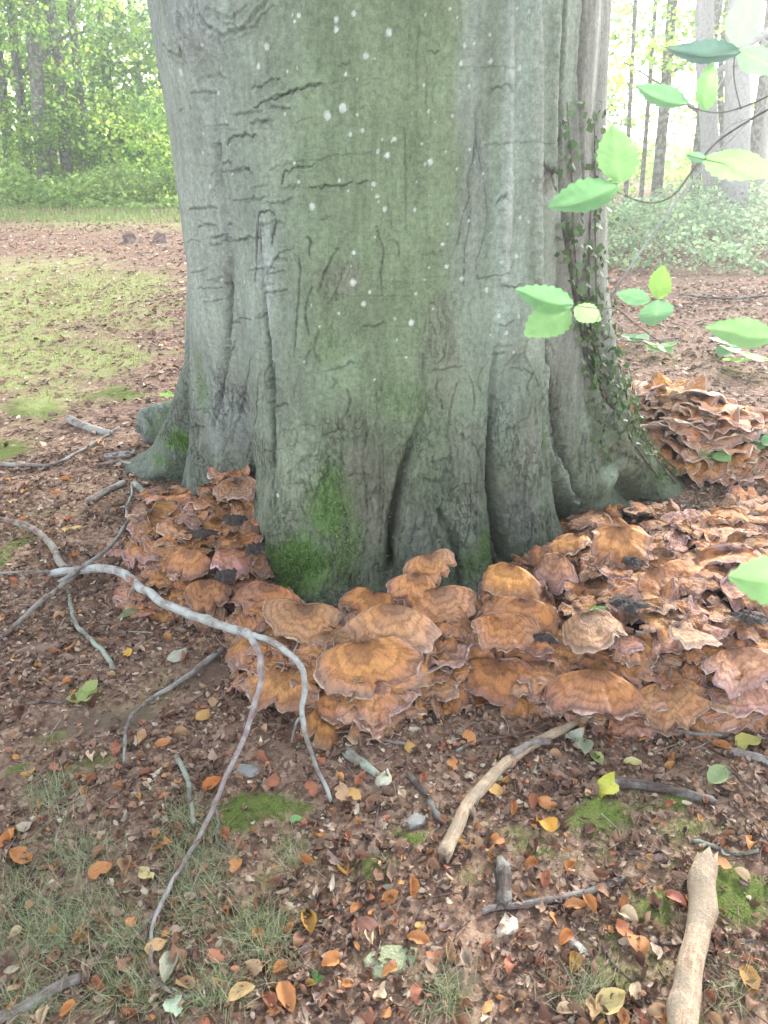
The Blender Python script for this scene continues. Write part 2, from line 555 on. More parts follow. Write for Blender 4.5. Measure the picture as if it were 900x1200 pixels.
# ------------------------------------------------------------------ the old beech
def bark_material():
    M = NT('beech_bark')
    co = M.coords()
    a = M.attr('Col'); al = M.attr('Col', 'Alpha')
    st = M.coords((26, 26, 3.2))
    n1 = M.noise(st, 1.6, 6, .6)
    n2 = M.noise(co, 9, 6, .6)
    n3 = M.noise(co, 130, 4, .7)
    fine = M.noise(M.coords((70, 70, 22)), 1.8, 4, .65)
    col = M.mix(M.rng(n1, .3, .7, 0, 1), M.gain(a, .84), M.gain(a, 1.14))
    sp = M.noise(co, 60, 8, .8)
    col = M.mix(M.rng(sp, .35, .65, 0, 1), M.gain(col, .66), M.gain(col, 1.30))
    hz = M.noise(M.coords((5, 5, 120)), 1.4, 4, .6)
    col = M.mix(M.rng(hz, .60, .72, 0, .35), col, M.gain(a, .55))
    col = M.mix(M.rng(n2, .5, .75, 0, .45), col, M.mix(.5, a, (.20, .17, .14)))
    # fissured plates in the rough zones
    wob = M.n('ShaderNodeVectorMath', operation='ADD')
    nn = M.n('ShaderNodeTexNoise'); M.put(nn.inputs['Vector'], co); nn.inputs['Scale'].default_value = 14
    sc = M.n('ShaderNodeVectorMath', operation='SCALE'); M.put(sc.inputs[0], nn.outputs['Color']); sc.inputs['Scale'].default_value = .05
    M.put(wob.inputs[0], co); M.put(wob.inputs[1], sc.outputs[0])
    mp = M.n('ShaderNodeMapping'); mp.inputs['Scale'].default_value = (46, 46, 15); M.put(mp.inputs[0], wob.outputs[0])
    crack = M.math('ABSOLUTE', M.math('SUBTRACT', M.noise(mp.outputs[0], 1.0, 5, .6), .5))
    cr = M.rng(crack, 0, .035, 1, 0)
    cr = M.math('MULTIPLY', cr, M.rng(M.noise(co, 6, 3), .42, .6, 0, 1))
    cr = M.math('MULTIPLY', cr, al)
    col = M.mix(M.math('MULTIPLY', cr, .45), col, (.06, .058, .05))
    col = M.mix(M.rng(n3, .62, .75, 0, .35), col, (.42, .45, .43))
    col = M.mix(M.rng(fine, .56, .72, 0, .5), col, M.gain(a, .55))
    h = M.math('ADD', M.math('MULTIPLY', n1, .25), M.math('MULTIPLY', fine, .35))
    h = M.math('ADD', h, M.math('MULTIPLY', sp, .8))
    h = M.math('ADD', h, M.math('MULTIPLY', n3, .18))
    h = M.math('SUBTRACT', h, M.math('MULTIPLY', cr, 1.0))
    h = M.math('ADD', h, M.math('MULTIPLY', M.math('MULTIPLY', n2, al), .8))
    M.pbr(col, .85, M.bump(h, .85, .012), .2)
    return M.m


BARK = bark_material()
tree = thing('beech_tree', 'huge old grey-green beech with flaring roots and brown fungus round its foot', 'tree', (TX, TY, 0))


def build_trunk():
    th = np.unique(np.r_[np.linspace(-116, 116, 840), np.linspace(118, 242, 90)])[:-1]
    zz = np.unique(np.r_[np.linspace(-.2, 2.05, 620), np.linspace(2.05, 6.5, 60)])
    TH, Z = np.meshgrid(th, zz)
    ang = np.radians(TH)
    sx, cy = np.sin(ang), np.cos(ang)
    # the lobes wander a little with height
    thw = TH + 2.2 * pn(sx * 2.3, cy * 2.3, Z * 1.6) + 1.0 * pn(sx * 6, cy * 6, Z * 4 + 5)
    r = trunk_r(thw, Z)
    vis = np.abs(TH) < 120
    rough = np.zeros_like(r)
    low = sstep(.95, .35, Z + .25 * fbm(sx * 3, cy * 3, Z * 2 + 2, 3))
    r += .008 * fbm(sx * 4, cy * 4, Z * 3, 3) * (.5 + low)
    r += low * (.013 * fbm(sx * 12, cy * 12, Z * 4.2 + 9, 3) + .007 * fbm(sx * 34, cy * 34, Z * 10 + 3, 2) - .007 * np.exp(-(fbm(sx * 26, cy * 26, Z * 5.5 + 13, 3) / .07) ** 2))
    r += .0016 * fbm(sx * 45, cy * 45, Z * 8 + 3, 2)
    # ---- colour
    stops = [-95, -70, -50, -38, -24, -15, 8, 12, 16, 24, 27, 36, 43, 47, 58, 75]
    cols = np.array([(.31, .33, .30), (.32, .34, .31), (.33, .35, .315), (.31, .34, .30), (.27, .31, .245), (.22, .27, .18), (.22, .27, .17), (.235, .285, .18), (.265, .30, .235),
                     (.28, .33, .27), (.36, .41, .36), (.32, .36, .29), (.34, .37, .31), (.26, .25, .22), (.30, .29, .27), (.25, .25, .21)])
    tw = TH + 5 * fbm(sx * 4, cy * 4, Z * 2.2 + 1, 3)
    col = np.stack([np.interp(tw, stops, cols[:, k]) for k in range(3)], -1)
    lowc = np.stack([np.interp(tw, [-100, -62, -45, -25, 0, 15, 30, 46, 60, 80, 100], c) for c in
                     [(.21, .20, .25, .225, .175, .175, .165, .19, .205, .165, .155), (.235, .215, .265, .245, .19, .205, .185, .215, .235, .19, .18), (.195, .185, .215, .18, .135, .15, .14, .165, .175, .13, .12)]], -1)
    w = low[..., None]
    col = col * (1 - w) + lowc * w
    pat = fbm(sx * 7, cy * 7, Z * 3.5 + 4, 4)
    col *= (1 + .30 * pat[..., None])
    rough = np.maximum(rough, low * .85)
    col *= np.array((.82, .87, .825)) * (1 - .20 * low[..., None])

    def local(px, py):
        a, z, t = trunk_hit(px, py)
        return a, z, t

    def patch(px, py, rx, ry, c, s=1.0, ragged=.5, rg=None, bump=0.0):
        nonlocal col, r, rough
        a, z, t = local(px, py)
        rad = trunk_r(a, z)
        ka, kz = math.degrees(2.1 * rx / F * t / rad), 2.1 * ry / F * t
        ii = np.nonzero(np.abs(zz - z) < kz)[0]; jj = np.nonzero(np.abs(th - a) < ka)[0]
        if not len(ii) or not len(jj): return
        sl = (slice(ii[0], ii[-1] + 1), slice(jj[0], jj[-1] + 1))
        du = np.radians(TH[sl] - a) * rad / (rx / F * t)
        dv = (Z[sl] - z) / (ry / F * t * .95)
        q0 = np.sqrt(du ** 2 + dv ** 2)
        q = q0 + ragged * fbm(sx[sl] * 9, cy[sl] * 9, Z[sl] * 7 + px * .01, 4) + .25 * ragged * pn(sx[sl] * 90, cy[sl] * 90, Z[sl] * 60)
        m = sstep(1.25, .35, q) * s * sstep(2.1, 1.7, q0)
        if c is not None:
            col[sl] = col[sl] * (1 - m[..., None]) + np.array(c) * m[..., None] * (1 + .25 * pat[sl][..., None])
        if rg is not None:
            rough[sl] = rough[sl] * (1 - m) + rg * m
        if bump:
            r[sl] += bump * sstep(1.2, .0, q0)

    def stroke(pts, depth, width, dark=0.0, c=(.05, .05, .045), jit=0.0, lip=0.0):
        """A crack, seam or ridge along pixels of the photograph; width in metres."""
        nonlocal col, r
        P = smooth_line(np.array(pts, float), 5) if len(pts) > 2 else np.linspace(pts[0], pts[1], 6)
        A = np.array([local(*p)[:2] for p in P])
        if jit:
            A[:, 1] += jit * pn(np.arange(len(A)) * .9, pts[0][0] * .3, pts[0][1] * .1)
        a0, a1, z0, z1 = A[:, 0].min() - 9, A[:, 0].max() + 9, A[:, 1].min() - .08, A[:, 1].max() + .08
        ii = np.nonzero((zz > z0) & (zz < z1))[0]; jj = np.nonzero((th > a0) & (th < a1))[0]
        if not len(ii) or not len(jj): return
        sl = (slice(ii[0], ii[-1] + 1), slice(jj[0], jj[-1] + 1))
        u, v = np.radians(TH[sl]) * .82, Z[sl]
        wk = min(1.0, width / .004) * .5 + .5
        u = u + wk * (.007 * fbm(sx[sl] * 30, cy[sl] * 30, Z[sl] * 30, 2) + .0035 * pn(sx[sl] * 150, cy[sl] * 150, Z[sl] * 120)); v = v + wk * (.007 * fbm(sx[sl] * 30, cy[sl] * 30, Z[sl] * 30 + 7, 2) + .0035 * pn(sx[sl] * 150, cy[sl] * 150, Z[sl] * 120 + 9))
        best = np.full(u.shape, 9.0)
        wt = np.ones(u.shape)
        gap = 1 + (.9 * np.clip(pn(sx[sl] * 42, cy[sl] * 42, Z[sl] * 42), -.3, 1) if jit else 0)
        k = len(A)
        for i in range(k - 1):
            p0, p1 = np.array([np.radians(A[i, 0]) * .82, A[i, 1]]), np.array([np.radians(A[i + 1, 0]) * .82, A[i + 1, 1]])
            d = p1 - p0
            tt = np.clip(((u - p0[0]) * d[0] + (v - p0[1]) * d[1]) / (d @ d + 1e-12), 0, 1)
            taper = 1.0 + 1.2 * max(0, abs((i + .5) / (k - 1) - .5) * 2 - .55)
            bb = np.hypot(u - p0[0] - d[0] * tt, v - p0[1] - d[1] * tt) * taper
            if depth > .03:                      # a root seam opens gradually downwards
                wt = np.where(bb < best, sstep(-.1, .75, (i + tt) / (k - 1)), wt)
            best = np.minimum(best, bb)
        best = best * gap
        g = np.exp(-(best / width) ** 2) * wt
        r[sl] -= depth * g
        if lip:
            r[sl] += lip * (np.exp(-((best - width * 1.9) / width) ** 2))
        if dark:
            gd = np.exp(-(best / (width * 1.05)) ** 2) * dark * wt
            col[sl] = col[sl] * (1 - gd[..., None]) + np.array(c) * gd[..., None]

    # burls, swellings and hollows
    patch(370, 690, 26, 24, (.17, .19, .14), .8, .1, .8, .055)       # round burl on the middle root
    patch(350, 545, 34, 60, (.24, .28, .20), .75, .25, .15, .022)     # smooth pale swelling
    patch(710, 552, 36, 24, (.22, .28, .21), .9, .1, .2, .045)       # smooth knee on the right
    patch(640, 560, 26, 50, None, 1, .1, .3, .018)
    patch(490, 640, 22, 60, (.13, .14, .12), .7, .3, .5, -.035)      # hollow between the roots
    patch(230, 40, 55, 40, (.29, .31, .30), .5, .5, .8, .03)        # swelling under an old limb
    patch(190, 60, 24, 50, (.25, .27, .27), .6, .5, .8, .015)
    # bark colours
    patch(250, 480, 26, 70, (.21, .235, .22), .8, .5, .9)
    patch(290, 490, 26, 60, (.19, .21, .20), .8, .5, 1.0)
    patch(400, 330, 30, 26, (.22, .215, .17), .55, .7, 1.0)
    patch(385, 390, 38, 45, (.16, .195, .12), .6, .8, 1.0)
    patch(515, 385, 28, 38, (.18, .19, .14), .6, .8, 1.0)
    patch(520, 440, 40, 40, (.19, .21, .16), .6, .7, .9)
    patch(555, 240, 16, 120, (.25, .275, .24), .55, .7, .8)
    patch(550, 90, 22, 110, (.29, .33, .29), .6, .4, .2)
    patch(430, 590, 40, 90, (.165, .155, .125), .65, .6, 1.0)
    patch(545, 560, 35, 90, (.18, .19, .15), .5, .6, 1.0)
    patch(620, 520, 28, 45, (.19, .20, .16), .6, .5, .7)
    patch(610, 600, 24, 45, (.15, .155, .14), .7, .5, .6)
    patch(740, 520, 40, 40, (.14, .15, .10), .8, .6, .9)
    patch(555, 470, 24, 36, (.21, .27, .19), .8, .2, .1)
    patch(310, 300, 20, 60, (.36, .40, .38), .6, .5, .6)
    patch(640, 210, 20, 20, (.17, .15, .13), .7, .7, 1.0)
    # moss
    for px, py, rx, ry, s in [(385, 590, 26, 60, .75), (350, 660, 44, 36, .95), (330, 690, 30, 20, 1), (410, 640, 20, 40, .5), (385, 410, 26, 30, .2), (215, 515, 18, 22, .9), (235, 450, 16, 50, .45),
                              (190, 540, 16, 14, .6), (570, 640, 16, 24, .6), (555, 660, 26, 20, .5), (775, 560, 14, 8, .8), (636, 500, 8, 30, .5), (470, 470, 30, 30, .25)]:
        patch(px, py, rx, ry, (.085, .17, .035), s, .8, .7)
    # seams between the roots, crease shade darkened into the bark colour
    stroke([(500, 470), (485, 515), (468, 570), (459, 620), (457, 665)], .075, .014, .5)
    stroke([(583, 395), (579, 440), (577, 500), (574, 560), (580, 610), (588, 655)], .06, .014, .45)
    stroke([(303, 255), (308, 330), (316, 400), (319, 470), (321, 545)], .035, .013, .3)
    stroke([(258, 170), (265, 250), (269, 330), (263, 420), (250, 500)], .026, .010, .3)
    stroke([(648, 230), (655, 330), (642, 400), (648, 480), (672, 585)], .035, .012, .35)
    stroke([(663, 0), (659, 90), (657, 200), (668, 300), (690, 420), (725, 500)], .03, .011, .4)
    stroke([(684, 0), (680, 100), (684, 220)], .012, .010, .3)
    stroke([(515, 600), (535, 650), (540, 700)], .03, .014, .5)
    stroke([(340, 620), (345, 660), (338, 700)], .012, .012, .2)
    # smooth raised cords, with their highlights painted in as paler colour
    stroke([(218, 0), (236, 90), (256, 180), (265, 260), (268, 330)], -.030, .016, .35, (.42, .45, .42))
    stroke([(596, 0), (595, 100), (594, 230), (590, 330)], -.024, .016, .65, (.46, .50, .45))
    stroke([(628, 0), (629, 120), (628, 260), (630, 330)], -.028, .012, .6, (.46, .49, .43))
    stroke([(650, 0), (648, 100), (645, 200)], -.024, .012, .4, (.42, .44, .39))
    stroke([(640, 430), (636, 500), (655, 560), (668, 590)], -.018, .014, .4, (.33, .38, .32))
    stroke([(690, 410), (700, 470), (740, 540)], -.02, .016)
    stroke([(320, 430), (318, 380), (312, 300)], -.014, .012, .4, (.40, .45, .43))
    # bark cracks and old scars
    for pts, d, wd, dk in [
        ([(298, 126), (318, 117), (340, 108), (360, 101), (378, 97)], .008, .0045, .85), ([(312, 118), (330, 110), (345, 107)], .006, .004, .6),
        ([(296, 104), (312, 99), (328, 92)], .006, .004, .8), ([(268, 162), (285, 160), (302, 158)], .007, .005, .85), ([(266, 170), (270, 163)], .006, .005, .7),
        ([(262, 205), (263, 192), (270, 190), (272, 196)], .006, .004, .8), ([(275, 200), (286, 196), (296, 203)], .005, .006, .6),
        ([(331, 215), (334, 202), (350, 196), (369, 193)], .006, .004, .8), ([(334, 220), (350, 218)], .005, .004, .6), ([(364, 220), (382, 218), (410, 216), (432, 213)], .006, .0035, .9),
        ([(315, 200), (330, 195), (370, 186), (410, 181), (450, 178)], .003, .003, .5), ([(378, 97), (410, 95), (455, 92)], .002, .0025, .4),
        ([(340, 145), (380, 135), (440, 122)], .002, .003, .35), ([(500, 61), (516, 60)], .004, .003, .8), ([(397, 78), (410, 73)], .004, .003, .6),
        ([(300, 330), (301, 300), (303, 255), (312, 247), (322, 251), (323, 270), (318, 285)], .007, .005, .85), ([(306, 262), (305, 290), (310, 315)], .008, .005, .6),
        ([(362, 300), (364, 285), (361, 278)], .006, .004, .8), ([(345, 420), (348, 370), (352, 320), (350, 300)], .006, .004, .7), ([(362, 395), (358, 365), (366, 335)], .006, .004, .7),
        ([(374, 340), (384, 310), (396, 292)], .006, .004, .7), ([(310, 330), (325, 300), (345, 292)], .005, .004, .6), ([(385, 355), (395, 340), (400, 320)], .005, .004, .5),
        ([(448, 345), (446, 315), (450, 297), (440, 265)], .005, .0035, .75), ([(460, 275), (458, 250)], .004, .003, .5), ([(475, 270), (476, 230), (474, 150)], .003, .003, .5),
        ([(468, 302), (465, 285), (455, 282)], .004, .003, .6), ([(490, 110), (488, 70), (492, 30)], .0025, .003, .4), ([(498, 130), (500, 90), (496, 60)], .0025, .003, .4),
        ([(480, 40), (478, 95)], .002, .003, .35), ([(507, 125), (506, 80)], .002, .003, .35), ([(494, 300), (512, 296), (518, 295)], .003, .003, .6),
        ([(543, 335), (545, 290), (551, 250), (548, 210), (556, 180), (560, 110)], .005, .0035, .5), ([(563, 345), (558, 310), (566, 280), (570, 250), (565, 200), (558, 170)], .005, .0035, .45),
        ([(536, 290), (540, 260), (550, 230)], .005, .004, .6), ([(576, 105), (590, 102), (598, 108)], .005, .004, .7), ([(540, 80), (570, 78), (600, 80)], .002, .003, .5),
        ([(580, 240), (588, 230), (592, 232)], .005, .004, .7), ([(560, 326), (585, 322), (602, 310)], .004, .0035, .6), ([(570, 170), (600, 167), (650, 168)], .003, .003, .5),
        ([(590, 335), (600, 337), (612, 335)], .006, .004, .7), ([(636, 190), (645, 205), (652, 225)], .008, .006, .8), ([(655, 120), (660, 180)], .006, .005, .6),
        ([(232, 0), (240, 20), (262, 40), (276, 38), (298, 20), (315, 0)], .012, .008, .6), ([(200, 60), (215, 68), (222, 50)], .012, .008, .6), ([(245, 10), (270, 22), (290, 5)], .010, .007, .55),
        ([(185, 20), (190, 50), (200, 62)], .012, .008, .5), ([(260, 25), (285, 35), (300, 28), (320, 5)], .008, .006, .5), ([(400, 660), (405, 620), (398, 570)], .006, .005, .5),
        ([(425, 650), (430, 600), (425, 540), (432, 500)], .007, .005, .6), ([(445, 640), (450, 580), (448, 520)], .007, .005, .6), ([(520, 600), (530, 560), (525, 500), (535, 450)], .006, .005, .5),
        ([(545, 640), (552, 590), (548, 540)], .006, .005, .5), ([(565, 560), (560, 530), (552, 520)], .008, .006, .6), ([(330, 560), (360, 535), (380, 532)], .004, .004, .4),
        ([(322, 510), (350, 500), (385, 498)], .0025, .003, .4), ([(320, 530), (345, 520), (380, 518)], .0025, .003, .4), ([(380, 545), (386, 535), (383, 555), (372, 570)], .008, .005, .6),
        ([(250, 480), (262, 440), (275, 400)], .006, .005, .5), ([(270, 520), (285, 470), (295, 420)], .007, .005, .6), ([(290, 540), (300, 490), (305, 430)], .007, .005, .6),
        ([(262, 540), (270, 500), (272, 450)], .006, .005, .5), ([(700, 545), (715, 535), (740, 545)], .005, .004, .5), ([(695, 530), (720, 528), (745, 545)], .004, .004, .4),
        ([(268, 262), (273, 262)], .006, .004, .9), ([(248, 205), (255, 203)], .004, .003, .6), ([(250, 224), (258, 226), (250, 230)], .004, .003, .6), ([(210, 130), (214, 128)], .005, .004, .7),
        ([(262, 310), (270, 330), (266, 350)], .006, .005, .6), ([(600, 430), (625, 440), (636, 470)], .005, .004, .5), ([(590, 440), (600, 420), (620, 412)], .004, .004, .4),
        ([(465, 330), (490, 333), (510, 330)], .002, .003, .4), ([(400, 345), (440, 347), (480, 346)], .002, .003, .35), ([(375, 255), (390, 253)], .004, .003, .6)]:
        kl = .45 if max(p[1] for p in pts) < 75 and pts[0][0] < 330 else 1.0
        stroke(pts, d * .62 * kl, wd * .66, dk * (.95 if kl == 1 else .5), jit=.016, lip=d * .3)
    g = np.random.default_rng(4)
    for _ in range(150):      # short bark wrinkles over the rougher lower trunk and the left flank
        px, py = (g.uniform(300, 720), g.uniform(380, 680)) if g.random() < .7 else (g.uniform(215, 320), g.uniform(90, 540))
        if trunk_hit(px, py)[1] < .02: continue
        L = g.uniform(14, 42)
        if g.random() < .75 and py > 380:
            pts = [(px, py), (px + g.uniform(-7, 7), py + L * .5), (px + g.uniform(-8, 8), py + L)]
        else:
            pts = [(px, py), (px + L * .4, py - g.uniform(0, 4)), (px + L * .8, py - g.uniform(-2, 7))]
        stroke(pts, g.uniform(.002, .0055), g.uniform(.0025, .0045), g.uniform(.2, .6), jit=.008, lip=.0015)
    # pale lichen dots
    dots = [(456, 38, 4), (429, 66, 3.5), (394, 23, 3), (394, 35, 3), (415, 16, 3), (384, 135, 5), (402, 127, 5), (411, 157, 2.5), (425, 153, 2.5), (462, 163, 2.5), (443, 177, 2.5), (454, 182, 3.5),
            (366, 242, 4), (438, 216, 3), (442, 230, 2.5), (451, 245, 3), (415, 296, 2.5), (414, 331, 4), (426, 356, 3), (482, 378, 3.5), (523, 312, 2.5), (541, 327, 3), (544, 54, 2.5), (540, 74, 2.5),
            (575, 72, 3), (504, 190, 3.5), (498, 192, 2), (530, 136, 2), (535, 198, 1.8), (570, 340, 3), (585, 370, 2.5), (212, 85, 4), (313, 55, 4), (303, 78, 3), (334, 134, 2), (486, 246, 2),
            (550, 101, 2), (518, 286, 2), (487, 344, 2), (397, 367, 2), (594, 390, 2.5), (326, 580, 2.5), (605, 300, 2.5), (608, 80, 3), (620, 13, 2.5), (609, 255, 2.5), (350, 18, 2.5), (345, 25, 2)]
    for _ in range(70):
        dots.append((g.uniform(230, 640), g.uniform(5, 450), g.uniform(1.0, 1.9)))
    for px, py, rr in dots:
        a, z, t = local(px, py)
        rad = trunk_r(a, z)
        ii = np.nonzero(np.abs(zz - z) < .03)[0]; jj = np.nonzero(np.abs(th - a) < 3)[0]
        if not len(ii) or not len(jj): continue
        sl = (slice(ii[0], ii[-1] + 1), slice(jj[0], jj[-1] + 1))
        q = np.hypot(np.radians(TH[sl] - a) * rad, (Z[sl] - z) * .85) / (rr * .92 / F * t) + .35 * pn(TH[sl] * 3, Z[sl] * 150)
        m = sstep(1.15, .75, q)[..., None] * .85
        col[sl] = col[sl] * (1 - m) + np.array((.56, .60, .56)) * m
        r[sl] += .0012 * m[..., 0]

    V = np.stack([r * sx, -r * cy, Z], -1).reshape(-1, 3)
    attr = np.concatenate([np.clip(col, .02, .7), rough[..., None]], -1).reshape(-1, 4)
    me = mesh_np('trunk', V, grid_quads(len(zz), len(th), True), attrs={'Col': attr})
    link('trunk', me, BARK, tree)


build_trunk()


def bark_lump(name, pts, col, seed=0, sides=14):
    v, q, t = tube(pts, sides=sides, n=8, rough=.14, seed=seed)
    a = np.tile(np.array([*col, .8]), (len(v), 1))
    a[:, :3] *= (1 + .5 * fbm(v[:, 0] * 9, v[:, 1] * 9, v[:, 2] * 9, 3))[:, None]
    top = sstep(.0, .05, fbm(v[:, 0] * 8 + 3, v[:, 1] * 8, v[:, 2] * 8, 3)) * .6
    a[:, :3] = a[:, :3] * (1 - top[:, None]) + np.array((.10, .16, .06)) * top[:, None]
    me = mesh_np(name, v, q, t, {'Col': a})
    link(name, me, BARK, tree)


_b = np.array([TX, TY, 0])
def rel(px, py, h, r):
    return (*(above(px, py, h) - _b), r)
bark_lump('root_stub', [rel(240, 490, .12, .10), rel(205, 492, .12, .115), rel(180, 497, .10, .105), rel(168, 499, .10, .08), rel(162, 500, .10, .03)], (.22, .24, .22), 3)
for k, (a0, a1) in enumerate([(.9, 1.3), (-.9, 1.1)]):        # the two limbs where the trunk divides, high above the picture
    bark_lump('limb', [(a0 * .25, 0, 5.6, .5), (a0 * .6, .1, 6.8, .36), (a0 * 1.3, .3, 8.6, .27), (a0 * 2.2, .7, 11, .14)], (.25, .29, .25), 20 + k)


# ------------------------------------------------------------------ giant polypore fungus round the foot of the tree
def cap_material():
    M = NT('fungus_cap')
    co = M.coords()
    c = M.sep(M.attr('Cap'))                       # r: 0 at the stalk .. 1 at the rim, g: 1 underneath, b: bearing
    oi = M.n('ShaderNodeObjectInfo')
    rnd = oi.outputs['Random']
    tint = oi.outputs['Color']
    off = M.n('ShaderNodeVectorMath', operation='ADD')
    M.put(off.inputs[0], co)
    cmb = M.n('ShaderNodeCombineXYZ'); M.put(cmb.inputs[0], M.math('MULTIPLY', rnd, 37.0)); M.put(off.inputs[1], cmb.outputs[0])
    v = off.outputs[0]
    n1, n2, n3 = M.noise(v, 2.6, 5, .6), M.noise(v, 15, 6, .72), M.noise(v, 1.0, 3)
    s = M.math('ADD', c[0], M.math('MULTIPLY', M.math('SUBTRACT', n1, .5), .30))
    top = M.ramp(s, [(0, (.14, .068, .036)), (.25, (.33, .152, .060)), (.5, (.50, .242, .090)), (.72, (.45, .214, .092)), (.86, (.34, .182, .112)), (.95, (.26, .160, .125)), (1, (.56, .43, .33))])
    grey = M.ramp(s, [(0, (.14, .080, .058)), (.4, (.32, .190, .130)), (.75, (.40, .250, .180)), (.92, (.33, .215, .175)), (1, (.54, .42, .34))])
    agef = M.math('ADD', M.math('MULTIPLY', M.math('SUBTRACT', n3, .5), 1.5), M.math('MULTIPLY', rnd, .9))
    top = M.mix(M.rng(agef, .3, .95, 0, .9), top, grey)
    band = M.math('SINE', M.math('ADD', M.math('MULTIPLY', c[0], M.rng(rnd, 0, 1, 16, 38)), M.math('MULTIPLY', n1, 15.0)))
    top = M.mix(M.rng(band, -.1, 1, 0, .58), top, M.gain(top, .45))
    fib = M.n('ShaderNodeCombineXYZ')
    M.put(fib.inputs[0], M.math('MULTIPLY', c[2], 55.0)); M.put(fib.inputs[1], M.math('MULTIPLY', c[0], 5.0)); M.put(fib.inputs[2], M.math('MULTIPLY', rnd, 50.0))
    fb = M.noise(fib.outputs[0], 1.0, 5, .65)
    top = M.mix(M.rng(fb, .48, .66, 0, .4), top, M.gain(top, .45))
    top = M.mix(M.rng(fb, .48, .3, 0, .35), top, M.gain(top, 1.5))
    top = M.mix(M.rng(n2, .54, .66, 0, .45), top, (.095, .052, .036))
    pale = M.ramp(c[0], [(0, (.24, .19, .175)), (.7, (.42, .365, .36)), (.95, (.52, .45, .42)), (1, (.46, .36, .29))])
    pale = M.mix(M.rng(n1, .45, .7, 0, .6), pale, (.24, .16, .14))
    col = M.mix(c[1], top, pale)
    nd = M.n('ShaderNodeMix', data_type='RGBA', blend_type='MULTIPLY'); nd.inputs[0].default_value = 1
    M.put(nd.inputs[6], col); M.put(nd.inputs[7], tint)
    h = M.math('ADD', M.math('MULTIPLY', band, .10), M.math('ADD', M.math('MULTIPLY', fb, .5), M.math('MULTIPLY', n2, .45)))
    M.pbr(nd.outputs[2], M.rng(n1, .3, .7, .55, .8), M.bump(h, 1.0, .012), .3)
    return M.m


CAP = cap_material()


def cap_mesh(seed, wide=1.0, wave=.12, droop=.35, k=3, ns=12, nf=41, thick=1.0):
    """One kidney-shaped polypore cap, length 1 along +X from its stalk."""
    g = np.random.default_rng(seed)
    fm = g.uniform(1.8, 2.35)
    s = np.linspace(0, 1, ns) ** .75
    f = np.linspace(-fm, fm, nf)
    S, Fi = np.meshgrid(s, f, indexing='ij')
    out = (1 - np.abs(f / fm) ** 3.2) ** .55 * (1 + .34 * pn(f * 1.3, seed * 3.3, 1) + .24 * pn(f * 3.2, seed * 3.3, 2) + .09 * pn(f * 9, seed, 3)) + .06
    for _ in range(g.integers(0, 3)):                     # a split or a notch in the margin
        out -= g.uniform(.08, .24) * np.exp(-((f - g.uniform(-1.1, 1.1)) / g.uniform(.06, .16)) ** 2)
    rad = S * np.clip(out, .04, 2)[None, :]
    x = rad * np.cos(Fi * .86) - .06 * (1 - S)
    y = rad * np.sin(Fi * .86) * wide
    ph = g.uniform(0, 6.28, 3)
    wv = np.sin(k * Fi + ph[0]) + .55 * np.sin((2 * k + 1) * Fi + ph[1]) + .3 * np.sin((4 * k + 1) * Fi + ph[2])
    z = .20 * S - droop * S ** 2.2 + wave * S ** 2.2 * wv * (.6 + .8 * pn(Fi * 1.1, seed, 5)) + .16 * pn(x * 2.6 + seed, y * 2.6, 1) * S + .06 * pn(x * 7, y * 7 + seed, 1) * S + .02 * pn(x * 20, y * 20 + seed, 1)
    z -= g.uniform(.0, .35) * y ** 2
    for _ in range(g.integers(2, 5)):                     # growth ridges
        r0 = g.uniform(.35, .95)
        z += g.uniform(.010, .028) * np.exp(-((S - r0 - .06 * pn(Fi * 2, seed, r0 * 9)) / .035) ** 2)
    roll = sstep(.82, 1.0, S)
    z -= g.uniform(-.02, .10) * roll
    x = x - .05 * roll * np.cos(Fi * .86); y = y - .05 * roll * np.sin(Fi * .86)
    th = thick * (.13 * (1 - S) ** .7 + .022 + .008 * pn(Fi * 3, seed, 8))
    zb = z - th
    mid = np.stack([x[-1] + .012 * np.cos(f * .86), y[-1] + .012 * np.sin(f * .86), z[-1] - th[-1] * .5], -1)
    top = np.stack([x, y, z], -1).reshape(-1, 3)
    bot = np.stack([x * .985, y * .985, zb], -1).reshape(-1, 3)
    bear = (Fi / fm * .5 + .5)
    at_ = np.stack([S * .97, np.zeros_like(S), bear, np.ones_like(S)], -1).reshape(-1, 4)
    ab_ = np.stack([S, np.ones_like(S), bear, np.ones_like(S)], -1).reshape(-1, 4)
    am_ = np.stack([np.ones(nf), np.full(nf, .25), bear[0], np.ones(nf)], -1)
    n = ns * nf
    q1 = grid_quads(ns, nf)[:, ::-1]
    q2 = grid_quads(ns, nf, off=n)
    rim = np.arange(nf) + (ns - 1) * nf
    md = np.arange(nf) + 2 * n
    q3 = np.stack([rim[:-1], rim[1:], md[1:], md[:-1]], -1)
    q3b = np.stack([md[:-1], md[1:], rim[1:] + n, rim[:-1] + n], -1)
    e0, e1 = np.arange(ns) * nf, np.arange(ns) * nf + nf - 1
    q4 = np.stack([e0[:-1], e0[1:], e0[1:] + n, e0[:-1] + n], -1)
    q5 = np.stack([e1[1:], e1[:-1], e1[:-1] + n, e1[1:] + n], -1)
    me = mesh_np('cap', np.vstack([top, bot, mid]), np.vstack([q1, q2, q3[:, ::-1], q3b[:, ::-1], q4, q5]), attrs={'Cap': np.vstack([at_, ab_, am_])})
    me.materials.append(CAP)
    return me


